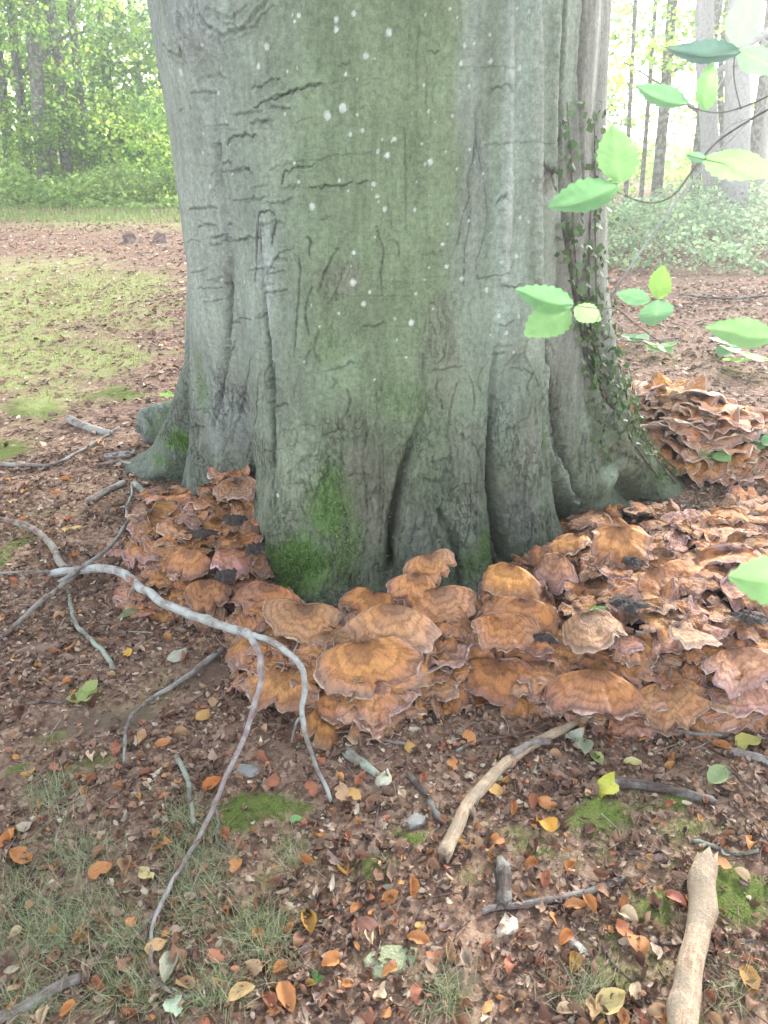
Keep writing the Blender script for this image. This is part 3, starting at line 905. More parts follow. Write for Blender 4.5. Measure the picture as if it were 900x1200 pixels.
_g = np.random.default_rng(21)
CAPS = {'broad': [cap_mesh(100 + i, _g.uniform(.95, 1.3), _g.uniform(.10, .19), _g.uniform(.1, .5), int(_g.integers(2, 4))) for i in range(18)],
        'wavy': [cap_mesh(200 + i, _g.uniform(.9, 1.3), _g.uniform(.22, .40), _g.uniform(.05, .45), int(_g.integers(2, 4))) for i in range(18)],
        'ruffled': [cap_mesh(600 + i, _g.uniform(1.0, 1.5), _g.uniform(.13, .24), _g.uniform(.0, .4), int(_g.integers(4, 7)), ns=13, nf=57) for i in range(18)],
        'flat': [cap_mesh(300 + i, _g.uniform(1.0, 1.5), _g.uniform(.04, .10), _g.uniform(-.10, .2), int(_g.integers(2, 4)), thick=.8) for i in range(10)]}

CLUSTERS = {
    'left': ('Meaty brown fungus rosette in the hollow beside the left root'.replace('Meaty', 'rounded'), (1.04, 1.0, .96)),
    'front': ('orange-brown shelving fungus wrapped along the mossy middle root behind the forked branch', (1.06, 1.02, .95)),
    'hump': ('rounded hump of orange fungus against the rightmost of the front roots', (1.06, 1.02, 1.0)),
    'middle': ('broad layered fungus with black rotten patches beside the hump of orange fungus', (1.06, 1.02, 1.0)),
    'edge': ('tiered brown fungus running out of the picture below the close round leaf', (1.06, 1.02, 1.0)),
    'flat': ('low flat spread of crumpled tan fungus in front of the ivy-clad root', (1.08, 1.04, 1.0)),
    'back': ('tall greyish-pink tiered fungus standing behind the ivy-clad root', (1.5, 1.46, 1.34)),
}
clusters = {}
for nm, (lab, tint) in CLUSTERS.items():
    ds = [d for d in DOMES if d[0] == nm]
    cx, cy = np.mean([d[1] for d in ds]), np.mean([d[2] for d in ds])
    clusters[nm] = thing('fungus_cluster', lab, 'fungus', (cx, cy, float(ground_z(cx, cy))), 'brown bracket fungi round the foot of the beech')

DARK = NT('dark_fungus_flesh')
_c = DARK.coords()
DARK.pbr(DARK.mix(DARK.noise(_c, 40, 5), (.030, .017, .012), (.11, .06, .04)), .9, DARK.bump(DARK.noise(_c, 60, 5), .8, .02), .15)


_tr = random.Random(77)


def place_cap(nm, me, p, yaw, pitch, roll, L, tint=None):
    """Cap with its stalk end at p, pointing along yaw (rad, world), pitched down."""
    root = clusters[nm]
    o = bpy.data.objects.new('cap', me)
    COL.objects.link(o)
    o.parent = root
    o.location = Vector(p) - root.location
    o.rotation_euler = (Matrix.Rotation(yaw, 3, 'Z') @ Matrix.Rotation(pitch, 3, 'Y') @ Matrix.Rotation(roll, 3, 'X')).to_euler()
    o.scale = (L, L, L)
    t = np.array(tint or CLUSTERS[nm][1]) * _tr.uniform(.72, 1.22) * np.array((_tr.uniform(.93, 1.07), 1, _tr.uniform(.88, 1.22)))
    o.color = (*t, 1)
    return o


def ray_back(p):
    t = p[1] * _cp + (CAM_Z - p[2]) * _sp
    return 450 + F * p[0] / t


def grow(nm, spacing, size, pitch0, pitch1, mixk, seed, lift=0.0, turn=0.0):
    g = np.random.default_rng(seed)
    ds = [d for d in DOMES if d[0] == nm]
    root = clusters[nm]
    for d in ds:
        _, cx, cy, a, b, h = d
        v, q = [], []
        # dark flesh between the caps
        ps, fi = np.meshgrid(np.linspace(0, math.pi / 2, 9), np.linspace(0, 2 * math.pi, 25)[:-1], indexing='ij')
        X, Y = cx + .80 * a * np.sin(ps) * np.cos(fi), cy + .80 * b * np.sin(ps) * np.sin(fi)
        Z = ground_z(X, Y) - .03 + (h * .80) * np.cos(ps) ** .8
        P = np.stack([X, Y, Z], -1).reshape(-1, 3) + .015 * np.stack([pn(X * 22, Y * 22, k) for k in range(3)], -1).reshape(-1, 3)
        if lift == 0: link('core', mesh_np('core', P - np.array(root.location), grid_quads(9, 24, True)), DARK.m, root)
        area = 2.0 * math.pi * (a * b + h * (a + b) * .5) / 1.5
        n = int(area / spacing ** 2)
        for i in range(n):
            u = (i + .5) / n
            psi = math.acos(1 - u * 1.02) if u * 1.02 < 1 else math.pi / 2
            phi = i * 2.399963 + g.uniform(-.4, .4)
            sx_, sy_ = math.sin(psi) * math.cos(phi), math.sin(psi) * math.sin(phi)
            x, y = cx + a * sx_, cy + b * sy_
            z = h * math.cos(psi) * (.9 + .2 * g.random())
            if inside_trunk(x, y, z, -.02): continue
            if y - cy > .75 * b and h < .3: continue                     # the hidden back
            if any(e is not d and e[0] != 'none' and ((x - e[1]) / e[3]) ** 2 + ((y - e[2]) / e[4]) ** 2 < .62 and z < .86 * e[5] * math.sqrt(max(0, 1 - (((x - e[1]) / e[3]) ** 2 + ((y - e[2]) / e[4]) ** 2) ** 1.3)) for e in DOMES): continue
            L = g.uniform(*size)
            _q = ray_back((x, y, z))
            if _q > 985: continue
            yaw = math.atan2(sy_ / b, sx_ / a) + g.normal(0, .38) + turn
            if psi < .5:                                                  # the crest: caps lean towards the open side
                yaw = (-math.pi / 2) + g.normal(0, .9)
            pit = pitch0 + (pitch1 - pitch0) * (psi / 1.57) + g.normal(0, .14)
            ro = g.normal(0, .16)
            if size[1] < .08 and psi < .25: continue
            me = CAPS[mixk[int(g.integers(0, len(mixk)))]]
            me = me[int(g.integers(0, len(me)))]
            back = .62 * L
            gz = float(ground_z(x, y))
            p = (x - math.cos(yaw) * back * math.cos(pit), y - math.sin(yaw) * back * math.cos(pit), gz + z + lift + back * math.sin(pit) * .8)
            place_cap(nm, me, p, yaw, pit, ro, L)


grow('left', .070, (.06, .125), -.05, .50, ['broad', 'wavy', 'ruffled', 'ruffled'], 31)
grow('front', .066, (.05, .135), .0, .58, ['broad', 'wavy', 'ruffled', 'ruffled'], 32)
grow('hump', .062, (.045, .112), -.10, .55, ['broad', 'wavy', 'ruffled', 'ruffled'], 33)
grow('middle', .066, (.045, .115), -.10, .55, ['broad', 'wavy', 'ruffled', 'ruffled'], 35)
grow('edge', .070, (.05, .118), -.10, .55, ['broad', 'wavy', 'ruffled', 'ruffled'], 36)
grow('flat', .078, (.05, .112), -.10, .45, ['wavy', 'ruffled', 'ruffled', 'flat'], 37)
grow('back', .080, (.08, .17), -.35, .12, ['flat', 'wavy', 'wavy', 'ruffled'], 34)

# small frilled fronds pushing out between the larger ones
grow('front', .085, (.030, .065), -.15, .35, ['ruffled', 'wavy'], 42, .018)
grow('left', .085, (.030, .060), -.25, .30, ['ruffled', 'wavy'], 41, .016)
for _k, _sd in (('hump', 43), ('middle', 44), ('edge', 45)):
    grow(_k, .13, (.030, .065), -.30, .35, ['ruffled', 'wavy'], _sd, .018)


def nearest(nm, p):
    if nm != 'right':
        return nm
    return min((d for d in DOMES if d[0] in ('hump', 'middle', 'edge', 'flat')), key=lambda d: math.hypot((p[0] - d[1]) / d[3], (p[1] - d[2]) / d[4]))[0]


def hero(nm, px, py, t_extra, L, yaw, pitch, roll, kind, i, tint=None):
    """A cap that the photograph shows singly: its middle lies at this pixel."""
    p = above(px, py, t_extra)
    L *= .74 if nm == 'right' else .85
    nm = nearest(nm, p)
    c = Vector(p) - Vector((math.cos(yaw) * math.cos(pitch), math.sin(yaw) * math.cos(pitch), -math.sin(pitch))) * (L * .55)
    return place_cap(nm, CAPS[kind][i], c, yaw, pitch, roll, L, tint)


DN = -math.pi / 2
OR = (1.12, 1.05, .93)
for a in [('front', 510, 668, .24, .105, DN + .5, .85, .2, 'broad', 1, OR), ('front', 487, 697, .20, .13, DN - .1, .95, -.3, 'broad', 2, OR), ('front', 520, 715, .16, .14, DN + .4, .75, .2, 'broad', 3, OR),
          ('front', 430, 712, .15, .11, DN - .5, .5, 0, 'broad', 4, OR), ('front', 305, 705, .12, .14, DN - .5, .45, .1, 'flat', 1, OR), ('front', 350, 735, .15, .14, DN - .2, .6, 0, 'broad', 6, None),
          ('front', 455, 740, .21, .17, DN - .2, .5, .1, 'wavy', 7, None), ('front', 430, 790, .14, .17, DN + .2, .75, .2, 'wavy', 3, None), ('front', 330, 810, .07, .15, DN - .15, .4, 0, 'ruffled', 9, None),
          ('front', 440, 830, .06, .13, DN + .2, .85, .2, 'wavy', 10, None), ('front', 500, 775, .12, .15, DN + .5, .6, -.2, 'wavy', 5, None), ('front', 285, 760, .08, .12, DN - .9, .5, 0, 'broad', 12, None),
          ('left', 285, 552, .28, .12, DN + .1, .35, 0, 'flat', 2, (1.15, 1.1, 1.0)), ('left', 278, 578, .27, .12, DN + .2, .45, .1, 'flat', 3, (1.15, 1.1, 1.0)), ('left', 215, 660, .17, .12, DN - .35, .55, .1, 'broad', 13, OR),
          ('left', 240, 700, .10, .12, DN + .1, .65, .1, 'broad', 14, None), ('left', 278, 650, .19, .13, DN + 1.3, .2, -.3, 'wavy', 7, (1.0, .9, .95)), ('left', 180, 660, .08, .11, DN - 1.1, .6, 0, 'broad', 5, None),
          ('left', 195, 705, .03, .12, DN - .6, .35, 0, 'broad', 11, (.9, .85, .95)), ('left', 240, 725, .03, .11, DN - .1, .3, 0, 'wavy', 2, (.9, .85, .95)), ('left', 238, 538, .26, .10, DN + 2.4, -.5, .3, 'wavy', 8, (1, .9, .95)),
          ('right', 590, 680, .26, .13, DN - .6, .5, .1, 'broad', 0, OR), ('right', 660, 640, .24, .15, DN - 1.0, .35, .35, 'broad', 15, OR), ('right', 640, 665, .22, .14, DN - 1.2, .6, .2, 'wavy', 10, None),
          ('right', 730, 645, .22, .19, DN + .1, .75, .1, 'wavy', 4, (1.1, 1.08, 1.05)), ('right', 775, 690, .20, .16, DN + .4, .6, 0, 'ruffled', 5, (1.1, 1.05, 1.0)), ('right', 845, 660, .17, .20, DN - .8, .15, .5, 'flat', 6, (1.05, .95, .95)),
          ('right', 610, 725, .22, .14, DN - .3, .55, 0, 'wavy', 6, OR), ('right', 590, 745, .18, .15, DN - .1, .6, 0, 'ruffled', 3, OR), ('right', 700, 740, .25, .15, DN + .3, .3, .1, 'wavy', 12, None),
          ('right', 700, 815, .14, .17, DN - .1, .5, 0, 'ruffled', 4, (1, .98, .95)), ('right', 815, 750, .22, .14, DN + .8, .2, -.4, 'flat', 7, (1.15, 1.15, 1.15)), ('right', 790, 830, .09, .15, DN + .1, .65, .1, 'ruffled', 9, OR),
          ('right', 580, 800, .08, .15, DN - .3, .5, 0, 'wavy', 1, (.9, .82, .9)), ('right', 540, 790, .06, .13, DN - .5, .5, 0, 'broad', 8, (.9, .8, .88)), ('right', 690, 610, .20, .13, DN - .9, .3, .2, 'wavy', 12, OR),
          ('right', 720, 620, .16, .14, DN, .4, 0, 'broad', 2, (1.1, 1, 1)), ('right', 870, 790, .14, .17, DN + .2, .6, 0, 'wavy', 9, None)]:
    hero(*a)

# black rotten patches in the fungus
ROT = NT('rotten_fungus')
_c = ROT.coords()
ROT.pbr(ROT.mix(ROT.noise(_c, 70, 5), (.012, .010, .010), (.07, .055, .05)), .75, ROT.bump(ROT.noise(_c, 110, 5), 1, .01), .3)
for nm, px, py, h, rx, ry in [('right', 742, 655, .24, .055, .04), ('right', 735, 705, .25, .08, .05), ('right', 880, 720, .22, .09, .05), ('left', 276, 606, .28, .07, .06), ('left', 238, 622, .225, .09, .04), ('left', 262, 672, .215, .06, .05), ('left', 300, 640, .21, .05, .06), ('right', 640, 745, .2, .05, .03)]:
    p = above(px, py, h)
    nm = nearest(nm, p)
    rx, ry = rx * .62, ry * .62
    a = np.linspace(0, 2 * math.pi, 25)[:-1]
    s = np.linspace(.05, 1, 6)
    S, A = np.meshgrid(s, a, indexing='ij')
    rg = 1 + .9 * pn(np.cos(A) * 1.8 + px, np.sin(A) * 1.8, 2) + .8 * pn(np.cos(A) * 5, np.sin(A) * 5, px)
    X, Y = S * rg * rx * np.cos(A), S * rg * ry * 1.3 * np.sin(A)
    Z = .015 * (1 - S ** 2) - .012 + .018 * pn(X * 60, Y * 60, px) + .012 * pn(X * 150, Y * 150, px) + Y * -.1
    v = np.stack([X, Y, Z], -1).reshape(-1, 3) + p - np.array(clusters[nm].location)
    link('rotten_patch', mesh_np('rotten_patch', v, grid_quads(6, 24, True)), ROT.m, clusters[nm])


# ------------------------------------------------------------------ fallen branches and sticks
def wood_material(name, base, dark, lichen, amount, streak=1.0):
    M = NT(name)
    co = M.coords()
    n1, n2 = M.noise(co, 45, 5, .65), M.noise(co, 13, 4, .6)
    n3 = M.noise(co, 180, 4, .7)
    gr = M.attr('Grain', 'Vector')
    mp = M.n('ShaderNodeMapping'); mp.inputs['Scale'].default_value = (2.2, 2.2, 9); M.put(mp.inputs[0], gr)
    n4 = M.noise(mp.outputs[0], 1.6, 6, .7)
    n1 = M.math('ADD', M.math('MULTIPLY', n1, .45), M.math('MULTIPLY', n4, .55))
    c = M.mix(M.rng(n1, .40, .58, 0, 1), dark, base)
    c = M.mix(M.math('MULTIPLY', M.rng(n2, .60 - .3 * amount, .68 - .2 * amount, 0, 1), .9), c, M.mix(n3, M_mul(lichen, .75), M_mul(lichen, 1.15)))
    c = M.mix(M.rng(n3, .58, .7, 0, .5 * streak), c, M_mul(dark, .5))
    M.pbr(c, .88, M.bump(M.math('ADD', M.math('MULTIPLY', n1, 1.6), M.math('MULTIPLY', n3, .25)), 1.0, .010), .2)
    return M.m


def M_mul(c, k):
    return tuple(x * k for x in c)


W_LICHEN = wood_material('lichened_bark', (.36, .33, .30), (.16, .13, .12), (.50, .53, .50), .7)
W_BROWN = wood_material('brown_twig_bark', (.25, .17, .145), (.10, .062, .052), (.34, .33, .29), .35)
W_FORK = wood_material('pinkish_branch_bark', (.40, .33, .32), (.20, .145, .14), (.48, .47, .46), .45)
W_PALE = wood_material('bare_pale_wood', (.52, .41, .29), (.30, .21, .145), (.33, .27, .20), .45, .3)
W_GREY = wood_material('weathered_grey_wood', (.31, .27, .245), (.13, .10, .09), (.37, .38, .34), .45)
W_DARK = wood_material('damp_dark_wood', (.15, .12, .105), (.05, .038, .032), (.26, .26, .23), .35)
W_GREEN = wood_material('green_lichen_twig', (.29, .285, .24), (.13, .115, .09), (.38, .43, .35), .5)


def line(pts, w0, w1, h=0.0, mounds=False):
    """Pixels -> a row of points with radii; pts may carry their own height as a third value."""
    out = []
    n = len(pts)
    for i, p in enumerate(pts):
        hh = p[2] if len(p) > 2 else h
        q = above(p[0], p[1], hh, mounds)
        t = (q[1]) / ray(p[0], p[1])[1]
        w = (w0 + (w1 - w0) * i / max(1, n - 1)) * .9
        out.append((*q, w * .5 / F * t))
    return np.array(out)


def wood_thing(name, label, cat, mat, parts, group=None, seed=0):
    """parts: (part name, points, material or None). A lone part makes a thing that is one mesh."""
    c = parts[0][1][len(parts[0][1]) // 2, :3] if len(parts) == 1 else parts[0][1][0, :3]
    base = np.array([c[0], c[1], float(ground_z(c[0], c[1]))])
    if len(parts) == 1:
        p = parts[0][1].copy(); p[:, :3] -= base
        return link(name, tube_mesh(name, p, seed=seed, knots=3, kink=.35 if parts[0][1][:, 3].mean() > .012 else 1.0, rough=.13, sides=12, n=9), mat, label=label, cat=cat, group=group, loc=base)
    root = thing(name, label, cat, base, group)
    for i, (pn_, pts, m) in enumerate(parts):
        p = pts.copy(); p[:, :3] -= base
        link(pn_, tube_mesh(pn_, p, seed=seed + i, knots=6, sides=11, n=9, kink=.9, rough=.15), m or mat, root)
    return root


BR = [
    ('stem', line([(62, 672, .03), (100, 667, .05), (135, 668, .08), (160, 683, .10), (190, 706, .12), (225, 721, .15), (262, 733, .19), (296, 746, .21)], 10.9, 11.7), None),
    ('fork', line([(293, 745, .21), (304, 768, .20), (304, 800, .17), (296, 835, .12), (283, 870, .08), (262, 915, .05), (245, 958, .03), (215, 1010, .02), (188, 1062, .02), (178, 1090, .015), (179, 1135, .012), (193, 1158, .012), (218, 1167, .012)], 8.6, 3.9), W_FORK),
    ('fork', line([(294, 744, .21), (325, 756, .21), (350, 778, .20), (358, 800, .17), (354, 835, .12), (362, 872, .06), (376, 908, .03), (388, 938, .012)], 9.4, 4.7), None),
    ('side_branch', line([(80, 670, .03), (68, 655, .03), (60, 638, .03), (45, 625, .03), (28, 615, .03), (-10, 607, .04)], 10, 7), W_BROWN),
    ('side_branch', line([(70, 682, .05), (100, 662, .07), (130, 640, .07), (146, 616, .07), (157, 603, .07)], 5.5, 3.9), W_GREY),
    ('side_branch', line([(92, 668, .05), (70, 688, .04), (40, 712, .03), (8, 742, .02), (-12, 752, .02)], 7.0, 6.2), W_BROWN),
    ('twig', line([(64, 670, .02), (30, 670, .02), (-10, 672, .02)], 3.9, 3.1), W_GREY),
    ('twig', line([(150, 608, .07), (148, 595, .07), (154, 580, .06), (154, 565, .04)], 3.1, 2.3), W_LICHEN),
    ('twig', line([(188, 1062, .02), (172, 1082, .015), (155, 1105, .012), (148, 1130, .01)], 3.9, 2.3), W_BROWN),
    ('twig', line([(252, 945, .035), (256, 965, .02), (255, 985, .01), (272, 1000, .008)], 3.1, 1.6), W_GREY),
    ('twig', line([(228, 1025, .02), (232, 1050, .02), (240, 1070, .01)], 2.0, 1.2), W_BROWN),
    ('twig', line([(218, 1167, .012), (250, 1155, .012), (276, 1136, .02)], 2.7, 1.6), W_GREY),
    ('twig', line([(354, 838, .12), (346, 850, .07), (342, 870, .03)], 3.9, 2.3), W_LICHEN),
    ('twig', line([(340, 770, .2), (346, 760, .22), (349, 752, .24)], 2.3, 1.2), W_LICHEN),
]
wood_thing('fallen_branch', 'long dead forked branch with whitish lichen bark draped over the fungus', 'branch', W_LICHEN, BR, seed=50)

STICKS = [   # name, label, category, material, points, widths, height
    ('stick', 'short pale stick lying across the bend of the long curved stick', 'stick', W_GREY, [(600, 884), (622, 872), (645, 866)], 11, 8, .03),
    ('stick', 'long curved pale stick reaching from the litter up to the right fungus', 'stick', W_PALE, [(520, 1002), (532, 975), (548, 943), (575, 912), (602, 888), (635, 866), (680, 844), (706, 833), (730, 825)], 20, 8, .02),
    ('log', 'thick smooth pale log with a broken upper end', 'log', W_PALE, [(828, 1006), (823, 1030), (820, 1075), (815, 1110), (806, 1150), (796, 1215)], 29, 35, .025),
    ('stick', 'straight thin grey stick between the wood chip and the pale log', 'stick', W_GREY, [(566, 1069), (600, 1062), (640, 1055), (690, 1045), (732, 1030)], 8, 10, .008),
    ('stick', 'dark damp stick lying by the yellow-green leaf', 'stick', W_DARK, [(716, 919), (745, 920), (790, 927), (835, 938)], 15, 11, .01),
    ('twig', 'lichen-crusted twig lying just above the pale log', 'twig', W_GREEN, [(812, 985), (835, 992), (860, 1000), (888, 998)], 6, 5, .006),
    ('stick', 'grey lichened stick end in the grass at the corner below the forked branch', 'stick', W_GREY, [(-10, 1200), (25, 1180), (60, 1160), (100, 1143)], 18, 14, .01),
    ('twig', 'straight pale twig running under the pale log', 'twig', W_GREY, [(774, 1106), (820, 1106), (850, 1105), (886, 1101)], 5, 4, .004),
    ('stick', 'short dark stick slanting beside the little moss cushion', 'stick', W_DARK, [(480, 908), (500, 935), (522, 965)], 8, 10, .006),
    ('stick', 'short grey-green stick stub near the whitish dried leaf', 'stick', W_GREEN, [(405, 882), (422, 893), (442, 908)], 13, 11, .008),
    ('twig', 'thin twig poking out from under the front fungus', 'twig', W_BROWN, [(372, 862), (410, 857), (440, 865), (476, 872)], 4, 4, .015),
    ('twig', 'curved grey twig from the left fungus down to bare soil', 'twig', W_GREY, [(262, 760), (225, 788), (200, 805), (165, 828), (150, 850), (146, 893)], 8, 4, .02),
    ('twig', 'branched bluish lichen twig standing beside the branch fork', 'twig', W_GREEN, [(207, 885), (218, 908), (222, 935), (226, 965)], 7, 6, .015),
    ('twig', 'crooked greenish twig beneath the fork of grey branches', 'twig', W_GREEN, [(80, 692), (88, 728), (105, 748), (122, 765), (133, 785)], 5, 7, .015),
    ('stick', 'long thin grey stick across the litter by the lawn edge', 'stick', W_GREY, [(-8, 544), (30, 545), (62, 544), (95, 528), (140, 500)], 6, 3, .015),
    ('stick', 'broken whitish stick end lying on the litter below the moss', 'stick', W_GREY, [(82, 492), (100, 500), (130, 508)], 13, 8, .015),
    ('stick', 'short grey stick lying left of the brown rosette fungus', 'stick', W_GREY, [(105, 588), (125, 575), (145, 566)], 9, 7, .015),
    ('stick', 'lichened bent twig touching the edge of the rosette fungus', 'stick', W_GREEN, [(158, 566), (168, 578), (174, 592), (172, 600)], 7, 6, .05),
    ('twig', 'thin bent twig on the litter near the lichen flake', 'twig', W_BROWN, [(418, 1055), (422, 1010), (438, 975), (445, 940)], 4, 3, .006),
    ('twig', 'reddish twig crossing the soil below the lichen flake', 'twig', W_BROWN, [(350, 1150), (375, 1140), (400, 1141)], 4, 3, .005),
    ('twig', 'fine twig running towards the fungus from the curved brown stick', 'twig', W_BROWN, [(535, 880), (560, 868), (600, 862), (640, 850)], 5, 3, .012),
    ('twig', 'grey twig lying under the yellow leaf by the right fungus', 'twig', W_GREY, [(730, 842), (770, 848), (800, 858), (850, 862)], 7, 5, .012),
    ('stick', 'flat grey stick at the picture edge under the olive leaf', 'stick', W_GREY, [(852, 880), (880, 886), (915, 897)], 12, 12, .01),
    ('twig', 'dark twig in the litter beside the thick curved stick', 'twig', W_DARK, [(588, 1062), (590, 1040), (586, 1018)], 20, 22, .006),
    ('twig', 'long fine twig trailing past the pale curled leaf', 'twig', W_BROWN, [(700, 1100), (720, 1130), (760, 1170), (790, 1200)], 4, 3, .005),
    ('twig', 'fine pale twig crossing the moss by the log end', 'twig', W_GREY, [(735, 1002), (760, 998), (785, 994)], 3, 2, .004),
    ('twig', 'fine twig at the foot of the lichen-crusted twig', 'twig', W_BROWN, [(845, 1030), (860, 1036), (875, 1041)], 4, 3, .004),
    ('twig', 'brown twig lying along the left edge grass tuft', 'twig', W_BROWN, [(-5, 985), (15, 990), (36, 1000)], 6, 5, .008),
    ('twig', 'slender twig arching over the moss near the grass tuft', 'twig', W_BROWN, [(480, 1100), (488, 1070), (505, 1052), (550, 1045)], 3, 2, .01),
    ('twig', 'thin stalk lying right of the forked branch tip', 'twig', W_BROWN, [(372, 960), (386, 940), (400, 925)], 3, 2, .006),
    ('twig', 'short twig beside the wilted green sprig', 'twig', W_GREY, [(30, 825), (60, 822), (96, 828)], 3, 3, .005),
    ('twig', 'pale twig on the litter in front of the left root', 'twig', W_GREY, [(118, 545), (140, 541), (165, 548)], 6, 4, .01),
    ('twig', 'thin bare twig on the ground behind the back fungus', 'twig', W_GREY, [(690, 395), (740, 400), (800, 396)], 2, 2, .02),
    ('twig', 'dark dead stick lying across the far leaf litter by the brambles', 'twig', W_DARK, [(800, 345), (850, 350), (905, 346)], 3, 3, .03),
]
for i, (nm, lab, cat, m, pts, w0, w1, h) in enumerate(STICKS):
    wood_thing(nm, lab, cat, m, [(nm, line(pts, w0, w1, h), None)], 'dead sticks and twigs on the forest floor', 100 + i)


def chunk(name, label, cat, mat, px, py, lx, ly, hz, rot, seed, h=.0):
    """A flat irregular piece of wood, bark or stone."""
    p = above(px, py, h)
    hz = hz * .7
    t = p[1] / ray(px, py)[1]
    a, b = lx * .5 / F * t, ly * .5 / F * t * 1.25
    g = np.random.default_rng(seed)
    d = g.normal(size=(26, 3)); d /= np.linalg.norm(d, axis=1)[:, None]
    d = np.sign(d) * np.abs(d) ** .6 * g.uniform(.72, 1.1, (26, 1))
    bm = bmesh.new()
    for q in d:
        bm.verts.new(q)
    bmesh.ops.convex_hull(bm, input=bm.verts)
    bmesh.ops.delete(bm, geom=[v for v in bm.verts if not v.link_faces], context='VERTS')
    bmesh.ops.bevel(bm, geom=bm.edges[:], offset=.07, segments=2, affect='EDGES', clamp_overlap=True)
    bmesh.ops.triangulate(bm, faces=bm.faces[:])
    bmesh.ops.subdivide_edges(bm, edges=bm.edges[:], cuts=1)
    c, s = math.cos(rot), math.sin(rot)
    for v in bm.verts:
        x, y, z = v.co
        k = 1 + .16 * float(pn(x * 2.2 + seed, y * 2.2, z * 2.2)) + .10 * float(pn(x * 6, y * 6 + seed, z * 6))
        x, y, z = x * a * k, y * b * k, z * hz * k
        v.co = (x * c - y * s, x * s + y * c, z + hz * .4)
    me = bpy.data.meshes.new(name)
    bm.to_mesh(me); bm.free()
    return link(name, me, mat, label=label, cat=cat, loc=(p[0], p[1], p[2]))


LICH = NT('pale_green_lichen')
_c = LICH.coords()
LICH.pbr(LICH.mix(LICH.noise(_c, 120, 5, .7), (.24, .27, .15), (.66, .72, .46)), .95, LICH.bump(LICH.noise(_c, 160, 5, .7), 1, .02), .1)
STONE = NT('grey_stone')
_c = STONE.coords()
STONE.pbr(STONE.mix(STONE.noise(_c, 40, 5, .7), (.13, .13, .12), (.30, .31, .30)), .9, STONE.bump(STONE.noise(_c, 90, 5, .7), .6, .01), .2)
CHIP = wood_material('raw_wood_chip', (.70, .60, .47), (.42, .33, .26), (.30, .26, .24), .25)
chunk('lichen_flake', 'flake of bark crusted with pale green lichen', 'bark flake', LICH.m, 457, 1126, 64, 34, .012, .3, 3)
chunk('wood_chip', 'white splintered wood chip beside the thin grey stick', 'wood chip', CHIP, 596, 1088, 24, 30, .012, -.5, 5)
chunk('wood_chip', 'grey weathered lump of wood near the edge of the litter', 'wood chip', W_GREY, 672, 1104, 22, 28, .014, .4, 7)
chunk('stone', 'grey stone half buried near the moss cushion', 'stone', STONE.m, 488, 965, 36, 18, .016, .1, 9)
chunk('stone', 'small blue-grey stone below the front fungus', 'stone', STONE.m, 522, 820, 18, 16, .014, .1, 11)
chunk('stone', 'flat grey stone in the bare soil right of the forked branch', 'stone', STONE.m, 288, 905, 30, 16, .012, -.2, 13)
chunk('stone', 'mossy lump of stone below the right root stub', 'stone', STONE.m, 140, 535, 34, 14, .02, .2, 15)
chunk('brick', 'broken brown brick lying alone on the far leafy path', 'brick', W_BROWN, 152, 284, 20, 11, .16, .15, 17)
chunk('bark_lump', 'reddish brown lump of rotten bark on the far leafy path', 'bark lump', W_BROWN, 188, 284, 22, 12, .15, 0, 19)


# ------------------------------------------------------------------ leaf litter
def litter_mask(x, y, g, moss_cut=.8):
    m = moss_at(x, y) + .25 * fbm(x * 9, y * 9, 2, 2)
    lawn = blob_field(x, y, LAWN, .8) + .3 * fbm(x * 2.2, y * 2.2, 7, 3)
    soil = blob_field(x, y, SOIL) + .2 * fbm(x * 6, y * 6, 4, 2)
    dens = 1 - moss_cut * sstep(.25, .6, m) - .55 * sstep(.3, .7, lawn) - .72 * sstep(.3, .7, soil)
    dens = dens * (.72 + .9 * fbm(x * 3, y * 3, 21, 3))
    ok = g.random(x.shape) < dens
    ok &= ~inside_trunk(x, y, .02, -.01)
    ok &= fungus_z(x, y) < .03
    return ok


def wedge(n, y0, y1, g, pw=1.0, margin=.45):
    """Random ground points within the view and a step to each side."""
    u = g.random(n)
    y = y0 + (y1 - y0) * u ** pw
    w = .56 * np.hypot(y, .75) + margin
    x = g.uniform(-1, 1, n) * w
    return x, y


PAL = np.array([(.14, .082, .058), (.21, .122, .085), (.27, .165, .118), (.34, .22, .16), (.42, .30, .22), (.095, .056, .044), (.48, .38, .28), (.44, .20, .075), (.36, .14, .080), (.31, .20, .17)])
PAL = PAL * np.array((1.06, 1.15, 1.17))
PW = np.array([.16, .22, .20, .13, .08, .08, .04, .035, .035, .02]); PW = PW / PW.sum()


def rot_basis(g, n, tilt):
    """n random rotation matrices: spin about Z, then a tilt."""
    a = g.uniform(0, 2 * math.pi, n); t = np.abs(g.normal(0, tilt, n)); b = g.uniform(0, 2 * math.pi, n)
    ca, sa = np.cos(a), np.sin(a)
    Z = np.zeros((n, 3, 3)); Z[:, 0, 0] = ca; Z[:, 0, 1] = -sa; Z[:, 1, 0] = sa; Z[:, 1, 1] = ca; Z[:, 2, 2] = 1
    k = np.stack([np.cos(b), np.sin(b), np.zeros(n)], -1)
    K = np.zeros((n, 3, 3)); K[:, 0, 2] = k[:, 1]; K[:, 1, 2] = -k[:, 0]; K[:, 2, 0] = -k[:, 1]; K[:, 2, 1] = k[:, 0]
    Rm = np.eye(3)[None] + np.sin(t)[:, None, None] * K + (1 - np.cos(t))[:, None, None] * (K @ K)
    return Rm @ Z


